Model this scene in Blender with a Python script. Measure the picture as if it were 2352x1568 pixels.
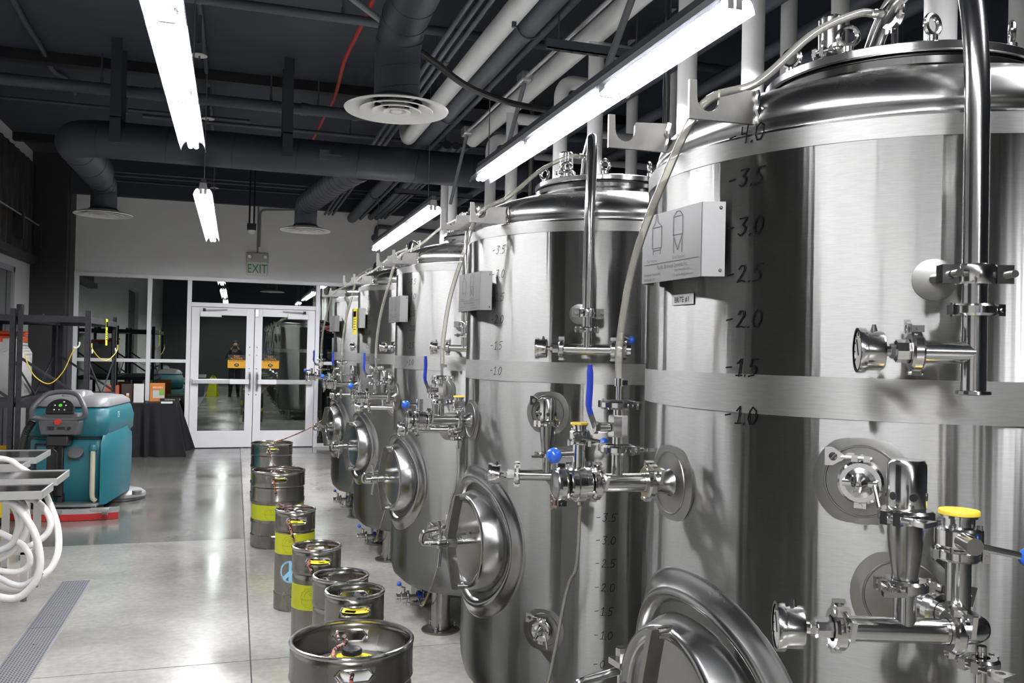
import bpy, math, random
from mathutils import Vector, Matrix
for _o in list(bpy.data.objects): bpy.data.objects.remove(_o, do_unlink=True)
SC = bpy.context.scene
COL = SC.collection
rnd = random.Random(7)
PI = math.pi
V = Vector

# ---------------------------------------------------------------- camera (photo 2352 x 1568)
FPX, CAM_H, ROLL = 2000.0, 1.56, 0.021
VPX, VPY = 540.0, 795.0            # vanishing point of the long axis of the room (+Y)
def _unroll(x, y):
    u, v = x - 1176.0, y - 784.0
    c, s = math.cos(ROLL), math.sin(ROLL)
    return u*c + v*s, -u*s + v*c
_u0, _v0 = _unroll(VPX, VPY)
PITCH = math.atan2(_v0, FPX)
YAW = math.atan2(-_u0, FPX*math.cos(PITCH) + _v0*math.sin(PITCH))
def ray(x, y):
    u, v = _unroll(x, y)
    cp, sp = math.cos(PITCH), math.sin(PITCH)
    fh = FPX*cp + v*sp
    z = FPX*sp - v*cp
    return V((u*math.cos(YAW) + fh*math.sin(YAW), -u*math.sin(YAW) + fh*math.cos(YAW), z))/FPX
CAMP = V((0, 0, CAM_H))
def atZ(x, y, z): r = ray(x, y); return CAMP + r*((z-CAM_H)/r.z)
def atY(x, y, Y): r = ray(x, y); return CAMP + r*(Y/r.y)
def atX(x, y, X): r = ray(x, y); return CAMP + r*(X/r.x)

cd = bpy.data.cameras.new('camera')
cam = bpy.data.objects.new('camera', cd); COL.objects.link(cam)
cd.sensor_fit = 'HORIZONTAL'; cd.sensor_width = 36.0; cd.lens = 36.0*FPX/2352.0
cd.clip_start = 0.05; cd.clip_end = 200
_f = V((math.sin(YAW)*math.cos(PITCH), math.cos(YAW)*math.cos(PITCH), math.sin(PITCH)))
_r = V((math.cos(YAW), -math.sin(YAW), 0)); _up = _r.cross(_f)
_cr, _sr = math.cos(ROLL), math.sin(ROLL)
_right = _r*_cr + _up*_sr          # image right axis (horizontals run downhill to the right)
_upv = _up*_cr - _r*_sr
M = Matrix((_right, _upv, -_f)).transposed().to_4x4()
M.translation = CAMP
cam.matrix_world = M
SC.camera = cam

# ---------------------------------------------------------------- world, exposure
w = bpy.data.worlds.new('night'); SC.world = w; w.use_nodes = True
w.node_tree.nodes['Background'].inputs[0].default_value = (0.02, 0.025, 0.035, 1)
w.node_tree.nodes['Background'].inputs[1].default_value = 0.15
SC.view_settings.view_transform = 'Standard'
SC.view_settings.look = 'None'
SC.view_settings.gamma = 1.0
SC.view_settings.use_curve_mapping = False
SC.view_settings.exposure = 1.2
LAMP_STRENGTH = 78.0

# ---------------------------------------------------------------- materials
def _mat(name):
    m = bpy.data.materials.new(name); m.use_nodes = True
    nt = m.node_tree; b = nt.nodes['Principled BSDF']
    return m, nt, b
def srgb(r, g, b):
    f = lambda c: (c/12.92 if c <= .04045 else ((c+.055)/1.055)**2.4)
    return (f(r/255), f(g/255), f(b/255), 1)
MATS = {}
def pm(name, col, rough=.5, metal=0.0, noise=0.0, nscale=8.0, bump=0.0, bscale=60.0, spec=None, stretch=None, rnoise=0.0, emit=None, estr=0, aniso=0, coat=0, alpha=None, trans=0, ior=None):
    if name in MATS: return MATS[name]
    m, nt, b = _mat(name)
    if len(col) == 3: col = srgb(*col)
    b.inputs['Base Color'].default_value = col
    b.inputs['Roughness'].default_value = rough
    b.inputs['Metallic'].default_value = metal
    if spec is not None: b.inputs['Specular IOR Level'].default_value = spec
    if coat: b.inputs['Coat Weight'].default_value = coat; b.inputs['Coat Roughness'].default_value = .1
    if trans: b.inputs['Transmission Weight'].default_value = trans
    if ior: b.inputs['IOR'].default_value = ior
    if emit:
        b.inputs['Emission Color'].default_value = emit if len(emit) == 4 else srgb(*emit)
        b.inputs['Emission Strength'].default_value = estr
    tc = None
    def coords():
        nonlocal tc
        if tc is None:
            tcn = nt.nodes.new('ShaderNodeTexCoord'); mp = nt.nodes.new('ShaderNodeMapping')
            nt.links.new(tcn.outputs['Object'], mp.inputs['Vector'])
            if stretch: mp.inputs['Scale'].default_value = stretch
            tc = mp
        return tc.outputs[0]
    if noise or rnoise:
        n = nt.nodes.new('ShaderNodeTexNoise'); n.inputs['Scale'].default_value = nscale; n.inputs['Detail'].default_value = 6
        nt.links.new(coords(), n.inputs['Vector'])
        if noise:
            mx = nt.nodes.new('ShaderNodeMapRange'); mx.inputs[1].default_value = .3; mx.inputs[2].default_value = .7
            mx.inputs[3].default_value = 1-noise; mx.inputs[4].default_value = 1+noise
            nt.links.new(n.outputs['Fac'], mx.inputs[0])
            mul = nt.nodes.new('ShaderNodeVectorMath'); mul.operation = 'SCALE'
            mul.inputs[0].default_value = col[:3]
            nt.links.new(mx.outputs[0], mul.inputs['Scale'])
            nt.links.new(mul.outputs[0], b.inputs['Base Color'])
        if rnoise:
            mr = nt.nodes.new('ShaderNodeMapRange'); mr.inputs[1].default_value = .3; mr.inputs[2].default_value = .7
            mr.inputs[3].default_value = max(0, rough-rnoise); mr.inputs[4].default_value = rough+rnoise
            nt.links.new(n.outputs['Fac'], mr.inputs[0]); nt.links.new(mr.outputs[0], b.inputs['Roughness'])
    if bump:
        n2 = nt.nodes.new('ShaderNodeTexNoise'); n2.inputs['Scale'].default_value = bscale; n2.inputs['Detail'].default_value = 3
        nt.links.new(coords(), n2.inputs['Vector'])
        bp = nt.nodes.new('ShaderNodeBump'); bp.inputs['Strength'].default_value = bump; bp.inputs['Distance'].default_value = .01
        nt.links.new(n2.outputs['Fac'], bp.inputs['Height']); nt.links.new(bp.outputs[0], b.inputs['Normal'])
    if aniso:
        b.inputs['Anisotropic'].default_value = aniso
        b.inputs['Anisotropic Rotation'].default_value = .25
        tg = nt.nodes.new('ShaderNodeTangent'); tg.direction_type = 'RADIAL'; tg.axis = 'Z'
        nt.links.new(tg.outputs[0], b.inputs['Tangent'])
    MATS[name] = m
    return m

def brushed(name, col, r, a):
    """circumferentially brushed sheet: reflections smear up and down, stay crisp sideways"""
    m, nt, b = _mat(name); nt.nodes.remove(b); out = nt.nodes['Material Output']
    g = nt.nodes.new('ShaderNodeBsdfAnisotropic'); g.distribution = 'GGX'
    g.inputs['Roughness'].default_value = r; g.inputs['Anisotropy'].default_value = a
    tg = nt.nodes.new('ShaderNodeTangent'); tg.direction_type = 'RADIAL'; tg.axis = 'Z'; nt.links.new(tg.outputs[0], g.inputs['Tangent'])
    tc = nt.nodes.new('ShaderNodeTexCoord'); mp = nt.nodes.new('ShaderNodeMapping'); mp.inputs['Scale'].default_value = (9, 9, 1.2)
    n = nt.nodes.new('ShaderNodeTexNoise'); n.inputs['Scale'].default_value = 1.0; n.inputs['Detail'].default_value = 4
    nt.links.new(tc.outputs['Object'], mp.inputs['Vector']); nt.links.new(mp.outputs[0], n.inputs['Vector'])
    mp2 = nt.nodes.new('ShaderNodeMapping'); mp2.inputs['Scale'].default_value = (40, 40, 700)
    n2 = nt.nodes.new('ShaderNodeTexNoise'); n2.inputs['Scale'].default_value = 1.0; n2.inputs['Detail'].default_value = 2
    nt.links.new(tc.outputs['Object'], mp2.inputs['Vector']); nt.links.new(mp2.outputs[0], n2.inputs['Vector'])
    ad = nt.nodes.new('ShaderNodeMath'); ad.operation = 'ADD'; nt.links.new(n.outputs['Fac'], ad.inputs[0]); nt.links.new(n2.outputs['Fac'], ad.inputs[1])
    mr = nt.nodes.new('ShaderNodeMapRange'); mr.inputs[1].default_value = .6; mr.inputs[2].default_value = 1.4; mr.inputs[3].default_value = .88; mr.inputs[4].default_value = 1.12
    nt.links.new(ad.outputs[0], mr.inputs[0])
    sc_ = nt.nodes.new('ShaderNodeVectorMath'); sc_.operation = 'SCALE'; sc_.inputs[0].default_value = col; nt.links.new(mr.outputs[0], sc_.inputs['Scale'])
    mp3 = nt.nodes.new('ShaderNodeMapping'); mp3.inputs['Scale'].default_value = (16, 16, .25)
    n3 = nt.nodes.new('ShaderNodeTexNoise'); n3.inputs['Scale'].default_value = 1.0; n3.inputs['Detail'].default_value = 3
    nt.links.new(tc.outputs['Object'], mp3.inputs['Vector']); nt.links.new(mp3.outputs[0], n3.inputs['Vector'])
    bp = nt.nodes.new('ShaderNodeBump'); bp.inputs['Strength'].default_value = .22; bp.inputs['Distance'].default_value = .01
    nt.links.new(n3.outputs['Fac'], bp.inputs['Height']); nt.links.new(bp.outputs[0], g.inputs['Normal'])
    nt.links.new(sc_.outputs[0], g.inputs['Color']); nt.links.new(g.outputs[0], out.inputs[0])
    MATS[name] = m; return m
STEEL = brushed('brushed stainless', (.232, .231, .227), .31, .78)
STEEL_BAND = pm('ground stainless band', (0.36, 0.36, 0.35, 1), rough=.46, metal=1, aniso=.8, noise=.06, nscale=30, stretch=(1, 1, 12))
STEEL_PAD = pm('ground stainless pad', (0.30, 0.297, 0.285, 1), rough=.34, metal=1, noise=.06, nscale=14)
STEEL_DISH = pm('satin stainless', (0.34, 0.34, 0.335, 1), rough=.24, metal=1, rnoise=.05, nscale=6)
CHROME = pm('polished stainless', (0.66, 0.655, 0.64, 1), rough=.15, metal=1)
STEEL_TUBE = pm('tube stainless', (0.55, 0.55, 0.54, 1), rough=.17, metal=1)
STEEL_ROUGH = pm('mill finish stainless', (0.26, 0.253, 0.235, 1), rough=.38, metal=1, noise=.12, nscale=25)
KEG_STEEL = pm('keg stainless', (0.27, 0.257, 0.23, 1), rough=.27, metal=1, noise=.10, nscale=6, rnoise=.07, stretch=(1, 1, .3))
KEG_TOP = pm('keg head stainless', (0.62, 0.62, 0.63, 1), rough=.35, metal=1)
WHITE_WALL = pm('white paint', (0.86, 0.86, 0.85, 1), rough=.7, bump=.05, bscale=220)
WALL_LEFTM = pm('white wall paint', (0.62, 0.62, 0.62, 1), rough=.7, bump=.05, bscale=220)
DARK_PAINT = pm('navy grey ceiling paint', (0.040, 0.047, 0.064, 1), rough=.75, noise=.10, nscale=1.2)
DUCT = pm('navy grey duct paint', (0.030, 0.035, 0.047, 1), rough=.55)
DARK_PIPE = pm('navy grey pipe paint', (0.070, 0.082, 0.105, 1), rough=.5)
DARKER = pm('near black paint', (0.010, 0.011, 0.014, 1), rough=.6)  # near black of the beams, slots and joint gaps
INSUL = pm('white pipe jacket', (0.74, 0.74, 0.73, 1), rough=.55, bump=.25, bscale=14)
CHARCOAL = pm('charcoal column paint', (0.028, 0.028, 0.030, 1), rough=.5)
ALU = pm('anodised aluminium frame', (0.90, 0.90, 0.93, 1), rough=.42, metal=.1)
ALU_MET = pm('bare aluminium', (0.66, 0.66, 0.67, 1), rough=.3, metal=.9)
BLACK = pm('black plastic', (0.012, 0.012, 0.013, 1), rough=.35)
RUBBER = pm('black rubber', (0.010, 0.010, 0.010, 1), rough=.55)
BLUE = pm('blue plastic knob', (0.015, 0.10, 0.55, 1), rough=.22, coat=.5)
BLUE_GRIP = pm('blue vinyl grip', (0.012, 0.035, 0.33, 1), rough=.35)
YELLOW = pm('yellow plastic cap', (0.70, 0.52, 0.05, 1), rough=.4)
INK = pm('black marker ink', (0.008, 0.008, 0.009, 1), rough=.9, spec=0.0)
LAMP = pm('fluorescent tube', (0.9, 0.9, 0.9, 1), rough=.4, emit=(0.985, 0.98, 1.0, 1), estr=LAMP_STRENGTH)
REFLECTOR = pm('lamp reflector', (0.075, 0.085, 0.105, 1), rough=.3, metal=.6, bump=.5, bscale=90)
def perforate(m, f):
    nt = m.node_tree; out = nt.nodes['Material Output']; b = nt.nodes['Principled BSDF']
    tr = nt.nodes.new('ShaderNodeBsdfTransparent'); mx = nt.nodes.new('ShaderNodeMixShader'); mx.inputs[0].default_value = f
    nt.links.new(b.outputs[0], mx.inputs[1]); nt.links.new(tr.outputs[0], mx.inputs[2]); nt.links.new(mx.outputs[0], out.inputs[0])
perforate(REFLECTOR, .24)      # the wings are perforated sheet and leak a little light upwards
WHITE_PL = pm('white plastic', (0.78, 0.78, 0.76, 1), rough=.45)
WHITE_ENAM = pm('white enamel', (0.70, 0.69, 0.66, 1), rough=.3)
RED_PAINT = pm('red conduit paint', (0.42, 0.03, 0.02, 1), rough=.45)
GAUGE_FACE = pm('gauge dial', (0.60, 0.60, 0.58, 1), rough=.15, coat=.6)
RACK = pm('black rack enamel', (0.022, 0.022, 0.028, 1), rough=.42)
PLATE = pm('etched nameplate', (0.27, 0.27, 0.27, 1), rough=.45, metal=.85)
ETCH = pm('etched print', (0.07, 0.07, 0.075, 1), rough=.6)

def clear_tube(name, tint):
    if name in MATS: return MATS[name]
    m, nt, b = _mat(name)
    nt.nodes.remove(b)
    out = nt.nodes['Material Output']
    tr = nt.nodes.new('ShaderNodeBsdfTransparent'); tr.inputs[0].default_value = tint
    df = nt.nodes.new('ShaderNodeBsdfDiffuse'); df.inputs[0].default_value = (tint[0]*.75, tint[1]*.75, tint[2]*.7, 1)
    gl = nt.nodes.new('ShaderNodeBsdfGlossy'); gl.inputs['Roughness'].default_value = .12
    m1 = nt.nodes.new('ShaderNodeMixShader'); m1.inputs[0].default_value = .26
    m2 = nt.nodes.new('ShaderNodeMixShader')
    fr = nt.nodes.new('ShaderNodeFresnel'); fr.inputs[0].default_value = 1.5
    nt.links.new(tr.outputs[0], m1.inputs[1]); nt.links.new(df.outputs[0], m1.inputs[2])
    nt.links.new(fr.outputs[0], m2.inputs[0]); nt.links.new(m1.outputs[0], m2.inputs[1]); nt.links.new(gl.outputs[0], m2.inputs[2])
    nt.links.new(m2.outputs[0], out.inputs[0])
    MATS[name] = m; return m
TUBE_CLEAR = clear_tube('clear vinyl tube', (0.93, 0.92, 0.86, 1))
TUBE_YELLOW = clear_tube('beer filled tube', (0.72, 0.55, 0.12, 1))
def glass_mat(name, refl, tint):
    m, nt, b = _mat(name); nt.nodes.remove(b)
    out = nt.nodes['Material Output']
    tr = nt.nodes.new('ShaderNodeBsdfTransparent'); tr.inputs[0].default_value = tint
    gl = nt.nodes.new('ShaderNodeBsdfGlossy'); gl.inputs['Roughness'].default_value = 0.0; gl.inputs[0].default_value = (.86, .92, .86, 1)
    fr = nt.nodes.new('ShaderNodeFresnel'); fr.inputs[0].default_value = refl
    mx = nt.nodes.new('ShaderNodeMixShader')
    nt.links.new(fr.outputs[0], mx.inputs[0]); nt.links.new(tr.outputs[0], mx.inputs[1]); nt.links.new(gl.outputs[0], mx.inputs[2])
    nt.links.new(mx.outputs[0], out.inputs[0])
    MATS[name] = m; return m
GLASS = glass_mat('night window glass', 2.9, (.55, .6, .56, 1))

def floor_mat(name, base):
    m, nt, b = _mat(name)
    tc = nt.nodes.new('ShaderNodeTexCoord'); geo = nt.nodes.new('ShaderNodeNewGeometry')
    n1 = nt.nodes.new('ShaderNodeTexNoise'); n1.inputs['Scale'].default_value = .9; n1.inputs['Detail'].default_value = 8; n1.inputs['Roughness'].default_value = .62; n1.inputs['Distortion'].default_value = .6
    n2 = nt.nodes.new('ShaderNodeTexNoise'); n2.inputs['Scale'].default_value = 28; n2.inputs['Detail'].default_value = 6
    for n in (n1, n2): nt.links.new(geo.outputs['Position'], n.inputs['Vector'])
    r1 = nt.nodes.new('ShaderNodeValToRGB')
    e = r1.color_ramp.elements
    e[0].position = .30; e[0].color = (base[0]*.62, base[1]*.62, base[2]*.60, 1)
    e[1].position = .68; e[1].color = (base[0]*1.12, base[1]*1.12, base[2]*1.10, 1)
    nt.links.new(n1.outputs['Fac'], r1.inputs[0])
    mx = nt.nodes.new('ShaderNodeMix'); mx.data_type = 'RGBA'; mx.blend_type = 'OVERLAY'; mx.inputs[0].default_value = .25
    nt.links.new(r1.outputs[0], mx.inputs[6]); nt.links.new(n2.outputs['Fac'], mx.inputs[7])
    nt.links.new(mx.outputs[2], b.inputs['Base Color'])
    mr = nt.nodes.new('ShaderNodeMapRange'); mr.inputs[1].default_value = .3; mr.inputs[2].default_value = .7; mr.inputs[3].default_value = .11; mr.inputs[4].default_value = .27
    nt.links.new(n1.outputs['Fac'], mr.inputs[0]); nt.links.new(mr.outputs[0], b.inputs['Roughness'])
    b.inputs['Specular IOR Level'].default_value = .75
    n3 = nt.nodes.new('ShaderNodeTexNoise'); n3.inputs['Scale'].default_value = 5; n3.inputs['Detail'].default_value = 4
    nt.links.new(geo.outputs['Position'], n3.inputs['Vector'])
    bp = nt.nodes.new('ShaderNodeBump'); bp.inputs['Strength'].default_value = .05; bp.inputs['Distance'].default_value = .02
    nt.links.new(n3.outputs['Fac'], bp.inputs['Height']); nt.links.new(bp.outputs[0], b.inputs['Normal'])
    MATS[name] = m; return m
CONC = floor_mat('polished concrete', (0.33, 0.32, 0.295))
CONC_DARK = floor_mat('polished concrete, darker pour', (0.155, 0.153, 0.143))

# ---------------------------------------------------------------- mesh building
def frame(axis, ref=None):
    a = V(axis).normalized()
    if ref is None: ref = V((0, 0, 1)) if abs(a.z) < .9 else V((1, 0, 0))
    u = V(ref) - a*V(ref).dot(a); u.normalize()
    return u, a.cross(u), a
class MB:
    def __init__(s): s.v = []; s.f = []
    def add(s, vs, fs):
        o = len(s.v); s.v += [tuple(p) for p in vs]; s.f += [tuple(i+o for i in f) for f in fs]; return s
    def box(s, c, d, M=None):
        x, y, z = d[0]/2, d[1]/2, d[2]/2
        p = [V((sx*x, sy*y, sz*z)) for sz in (-1, 1) for sy in (-1, 1) for sx in (-1, 1)]
        if M is not None: p = [M @ q for q in p]
        p = [q + V(c) for q in p]
        return s.add(p, [(0, 2, 3, 1), (4, 5, 7, 6), (0, 1, 5, 4), (2, 6, 7, 3), (0, 4, 6, 2), (1, 3, 7, 5)])
    def bx(s, x0, x1, y0, y1, z0, z1): return s.box(((x0+x1)/2, (y0+y1)/2, (z0+z1)/2), (x1-x0, y1-y0, z1-z0))
    def bar(s, p0, p1, wd, th, ref=None):
        p0, p1 = V(p0), V(p1); u, v, a = frame(p1-p0, ref)
        vs = []
        for p in (p0, p1):
            for (i, j) in ((-1, -1), (1, -1), (1, 1), (-1, 1)): vs.append(p + u*(i*wd/2) + v*(j*th/2))
        return s.add(vs, [(3, 2, 1, 0), (4, 5, 6, 7)] + [(k, (k+1) % 4, (k+1) % 4+4, k+4) for k in range(4)])
    def cyl(s, p0, p1, r0, r1=None, n=16, cap=True):
        r1 = r0 if r1 is None else r1
        p0, p1 = V(p0), V(p1); L = (p1-p0).length
        return s.lathe([(0, 0), (r0, 0), (r1, L), (0, L)] if cap else [(r0, 0), (r1, L)], p0, p1-p0, n)
    def lathe(s, prof, o=(0, 0, 0), axis=(0, 0, 1), n=32, a0=0, a1=2*PI):
        o = V(o); u, v, a = frame(axis); full = abs(a1-a0-2*PI) < 1e-6
        m = n if full else n+1; rings = []; vs = []
        for (r, h) in prof:
            if abs(r) < 1e-7: rings.append([len(vs)]); vs.append(o + a*h)
            else:
                b = len(vs); rings.append(list(range(b, b+m)))
                for k in range(m):
                    t = a0 + (a1-a0)*k/n
                    vs.append(o + u*(r*math.cos(t)) + v*(r*math.sin(t)) + a*h)
        fs = []
        for i in range(len(rings)-1):
            A, B = rings[i], rings[i+1]
            for k in range(n):
                k2 = (k+1) % m
                if len(A) == 1 and len(B) == 1: continue
                if len(A) == 1: fs.append((A[0], B[k2], B[k]))
                elif len(B) == 1: fs.append((A[k], A[k2], B[0]))
                else: fs.append((A[k], A[k2], B[k2], B[k]))
        return s.add(vs, fs)
    def tube(s, pts, r, n=10, cap=True, closed=False):
        pts = [V(p) for p in pts]; N = len(pts); rr = r if isinstance(r, (list, tuple)) else [r]*N
        u = None; vs = []
        for i, p in enumerate(pts):
            if closed: d = pts[(i+1) % N]-pts[i-1]
            else: d = pts[min(i+1, N-1)]-pts[max(i-1, 0)]
            d.normalize()
            if u is None: u, w_, _ = frame(d)
            else:
                u = u - d*u.dot(d)
                if u.length < 1e-6: u, _, _ = frame(d)
                u.normalize()
            w_ = d.cross(u)
            for k in range(n):
                t = 2*PI*k/n
                vs.append(p + u*(rr[i]*math.cos(t)) + w_*(rr[i]*math.sin(t)))
        fs = []
        for i in range(N if closed else N-1):
            a, b = i*n, ((i+1) % N)*n
            for k in range(n): fs.append((a+k, a+(k+1) % n, b+(k+1) % n, b+k))
        if cap and not closed:
            fs.append(tuple(range(n-1, -1, -1))); fs.append(tuple(range((N-1)*n, N*n)))
        return s.add(vs, fs)
    def torus(s, c, axis, R, r, n=24, m=8):
        u, v, a = frame(axis); c = V(c)
        return s.tube([c + u*(R*math.cos(2*PI*k/n)) + v*(R*math.sin(2*PI*k/n)) for k in range(n)], r, m, closed=True)
    def sphere(s, c, r, n=16, m=10, sc=(1, 1, 1)):
        o = len(s.v)
        s.lathe([(r*math.sin(PI*i/m) if 0 < i < m else 0, -r*math.cos(PI*i/m)) for i in range(m+1)], (0, 0, 0), (0, 0, 1), n)
        for i in range(o, len(s.v)):
            p = s.v[i]; s.v[i] = (p[0]*sc[0]+c[0], p[1]*sc[1]+c[1], p[2]*sc[2]+c[2])
        return s
    def prism(s, poly, o, u, v, th):
        """poly (a,b) in the plane o+a*u+b*v, thickness th centred on it"""
        o, u, v = V(o), V(u), V(v); n = u.cross(v).normalized(); k = len(poly)
        vs = [o + u*a + v*b - n*(th/2) for a, b in poly] + [o + u*a + v*b + n*(th/2) for a, b in poly]
        return s.add(vs, [tuple(range(k-1, -1, -1)), tuple(range(k, 2*k))] + [(i, (i+1) % k, (i+1) % k+k, i+k) for i in range(k)])
    def ringplate(s, outer, inner, o, u, v, th):
        """plate with a hole; outer and inner have the same number of points"""
        o, u, v = V(o), V(u), V(v); n = u.cross(v).normalized(); k = len(outer); vs = []
        for sg in (-1, 1):
            for L in (outer, inner): vs += [o + u*a + v*b + n*(sg*th/2) for a, b in L]
        fs = []
        for i in range(k):
            j = (i+1) % k
            fs += [(i, k+i, k+j, j), (2*k+i, 2*k+j, 3*k+j, 3*k+i), (i, j, 2*k+j, 2*k+i), (k+i, 3*k+i, 3*k+j, k+j)]
        return s.add(vs, fs)
    def loft(s, rings, cap=True):
        n = len(rings[0]); vs = [p for R in rings for p in R]; fs = []
        for i in range(len(rings)-1):
            for k in range(n): fs.append((i*n+k, i*n+(k+1) % n, (i+1)*n+(k+1) % n, (i+1)*n+k))
        if cap: fs.append(tuple(range(n-1, -1, -1))); fs.append(tuple(range((len(rings)-1)*n, len(rings)*n)))
        return s.add(vs, fs)
    def xf(s, M):
        s.v = [tuple(M @ V(p)) for p in s.v]; return s
    def mesh(s, name, smooth=35):
        me = bpy.data.meshes.new(name); me.from_pydata(s.v, [], s.f); me.validate()
        if smooth:
            me.polygons.foreach_set('use_smooth', [True]*len(me.polygons))
            me.set_sharp_from_angle(angle=math.radians(smooth))
        me.update(); return me
def link(o, parent=None):
    COL.objects.link(o)
    if parent is not None: o.parent = parent
    return o
def part(name, mb, mat, parent=None, label=None, smooth=35, bevel=0, stuff=False):
    me = mb.mesh(name, smooth); me.materials.append(mat)
    o = link(bpy.data.objects.new(name, me), parent)
    if label: o['label'] = label
    if stuff: o['kind'] = 'stuff'
    if bevel:
        md = o.modifiers.new('bevel', 'BEVEL'); md.width = bevel; md.segments = 2; md.limit_method = 'ANGLE'; md.angle_limit = math.radians(40)
        md.harden_normals = False
    return o
def tag(o, label, cat, group=None, kind=None):
    o['label'] = label; o['category'] = cat
    if group: o['group'] = group
    if kind: o['kind'] = kind
    return o
def thing(name, label, cat, loc=(0, 0, 0), rz=0, group=None):
    o = link(bpy.data.objects.new(name, None)); o.location = loc; o.rotation_euler = (0, 0, rz); o.empty_display_size = .1
    return tag(o, label, cat, group)
def single(name, mb, mat, label, cat, group=None, **k):
    return tag(part(name, mb, mat, None, **k), label, cat, group)
def struct(name, mb, mat, label=None, parent=None, **k):
    o = part(name, mb, mat, parent, **k)
    if parent is None:
        o['kind'] = 'structure'
        if label: o['label'] = label
    return o
def copy_tree(root, loc=None, rz=None, label=None):
    kids = {}
    for o in bpy.data.objects:
        if o.parent is not None: kids.setdefault(o.parent.name, []).append(o)
    def rec(o, par):
        c = o.copy(); COL.objects.link(c); c.parent = par
        for ch in kids.get(o.name, []): rec(ch, c)
        return c
    r = rec(root, None)
    if loc is not None: r.location = loc
    if rz is not None: r.rotation_euler = (0, 0, rz)
    if label: r['label'] = label
    return r
def spl(pts, k=8):
    """Catmull-Rom through pts"""
    P = [V(p) for p in pts]; P = [P[0]*2-P[1]] + P + [P[-1]*2-P[-2]]; out = []
    for i in range(1, len(P)-2):
        a, b, c, d = P[i-1:i+3]
        for j in range(k):
            t = j/k; out.append(((b*2) + (c-a)*t + (a*2-b*5+c*4-d)*t*t + (b*3-a-c*3+d)*t**3)*.5)
    out.append(P[-2]); return out
def bends(pts, rad, k=7):
    """polyline with rounded corners"""
    P = [V(p) for p in pts]; out = [P[0]]
    for i in range(1, len(P)-1):
        a, b, c = P[i-1:i+2]; d1 = (a-b); d2 = (c-b)
        r = min(rad[i-1] if isinstance(rad, (list, tuple)) else rad, d1.length*.49, d2.length*.49)
        p, q = b + d1.normalized()*r, b + d2.normalized()*r
        for j in range(k+1):
            t = j/k; out.append(p*(1-t)**2 + b*(2*t*(1-t)) + q*t*t)
    out.append(P[-1]); return out
_tcache = {}
def text2d(s, size, align='LEFT', shear=0.0, sx=1.0, sub=True):
    """flat outline of lettering, as (verts2d, faces)"""
    key = (s, size, align, shear, sx)
    if key in _tcache: return _tcache[key]
    cu = bpy.data.curves.new('lettering', 'FONT'); cu.body = s; cu.size = size; cu.align_x = align; cu.shear = shear; cu.resolution_u = 2
    ob = bpy.data.objects.new('lettering', cu); me = ob.to_mesh()
    vs = [(v.co.x*sx, v.co.y) for v in me.vertices]; fs = [tuple(p.vertices) for p in me.polygons]
    ob.to_mesh_clear(); bpy.data.objects.remove(ob); bpy.data.curves.remove(cu)
    _tcache[key] = (vs, fs); return vs, fs
def text_on(mb, s, size, o, u, v, **k):
    vs, fs = text2d(s, size, **k); o, u, v = V(o), V(u), V(v)
    return mb.add([o + u*a + v*b for a, b in vs], fs)
# ================================================================ THE ROOM
D = 14.03                # plane of the glazed end wall
XL, XR, YB, ZC = -2.78, 5.2, -9.0, 4.25
SOFFIT_Z = 3.73
def rect_xz(mb, x0, x1, z0, z1, y0, y1): return mb.bx(x0, x1, y0, y1, z0, z1)

# --- floor: slabs between saw-cut joints
fl = struct('floor', MB().bx(XL-.3, XR+.3, YB-.3, D+.25, -.12, -.008), DARKER, 'polished grey concrete floor with saw-cut joints')
xs = [XL-.3, .11, 3.0, XR+.3]; ys = [YB-.3, -4.2, -1.3, 1.6, 4.53, 7.42, 10.3, D+.25]
g = .0035
DRX0, DRX1, DRY0, DRY1 = -1.05, -.86, -3.0, 6.33
for i in range(len(xs)-1):
    for j in range(len(ys)-1):
        x0, x1, y0, y1 = xs[i]+g, xs[i+1]-g, ys[j]+g, ys[j+1]-g
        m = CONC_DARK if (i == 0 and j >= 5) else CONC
        b = MB()
        if i == 0 and y0 < DRY1:     # cut round the trench drain
            ya, yb = max(y0, DRY0), min(y1, DRY1)
            if yb > ya:
                b.bx(x0, DRX0, y0, y1, -.03, 0); b.bx(DRX1, x1, y0, y1, -.03, 0)
                if ya > y0+1e-4: b.bx(DRX0, DRX1, y0, ya, -.03, 0)
                if yb < y1-1e-4: b.bx(DRX0, DRX1, yb, y1, -.03, 0)
            else: b.bx(x0, x1, y0, y1, -.03, 0)
        else: b.bx(x0, x1, y0, y1, -.03, 0)
        part('concrete_slab', b, m, fl, smooth=0)

# --- ceiling
struct('ceiling', MB().bx(XL-.3, XR+.3, YB-.3, D+.3, ZC, ZC+.15), DARK_PAINT, 'dark navy grey ceiling deck', smooth=0)
# --- end wall above the glazing, and its dark head band
HZ = 2.60
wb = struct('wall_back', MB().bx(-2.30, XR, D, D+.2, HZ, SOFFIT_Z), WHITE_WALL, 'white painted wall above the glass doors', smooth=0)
struct('trim_1', MB().bx(-2.34, XR, D-.10, D+.2, SOFFIT_Z, ZC), DARK_PAINT, 'dark band where wall meets ceiling', smooth=0)
struct('trim_2', MB().bx(XL, -2.32, D-.30, D+.2, 0, ZC), CHARCOAL, 'charcoal corner column', smooth=0)
struct('trim_3', MB().bx(-2.32, -2.255, D-.03, D+.12, 0, SOFFIT_Z), pm('grey jamb paint', (.10, .10, .105, 1), .5), 'grey jamb beside the glazing', smooth=0)
SOLID_X = 2.9
struct('wall_back.001', MB().bx(SOLID_X, XR, D, D+.2, 0, HZ), WHITE_WALL, 'white wall right of the glazing', smooth=0)

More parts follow.
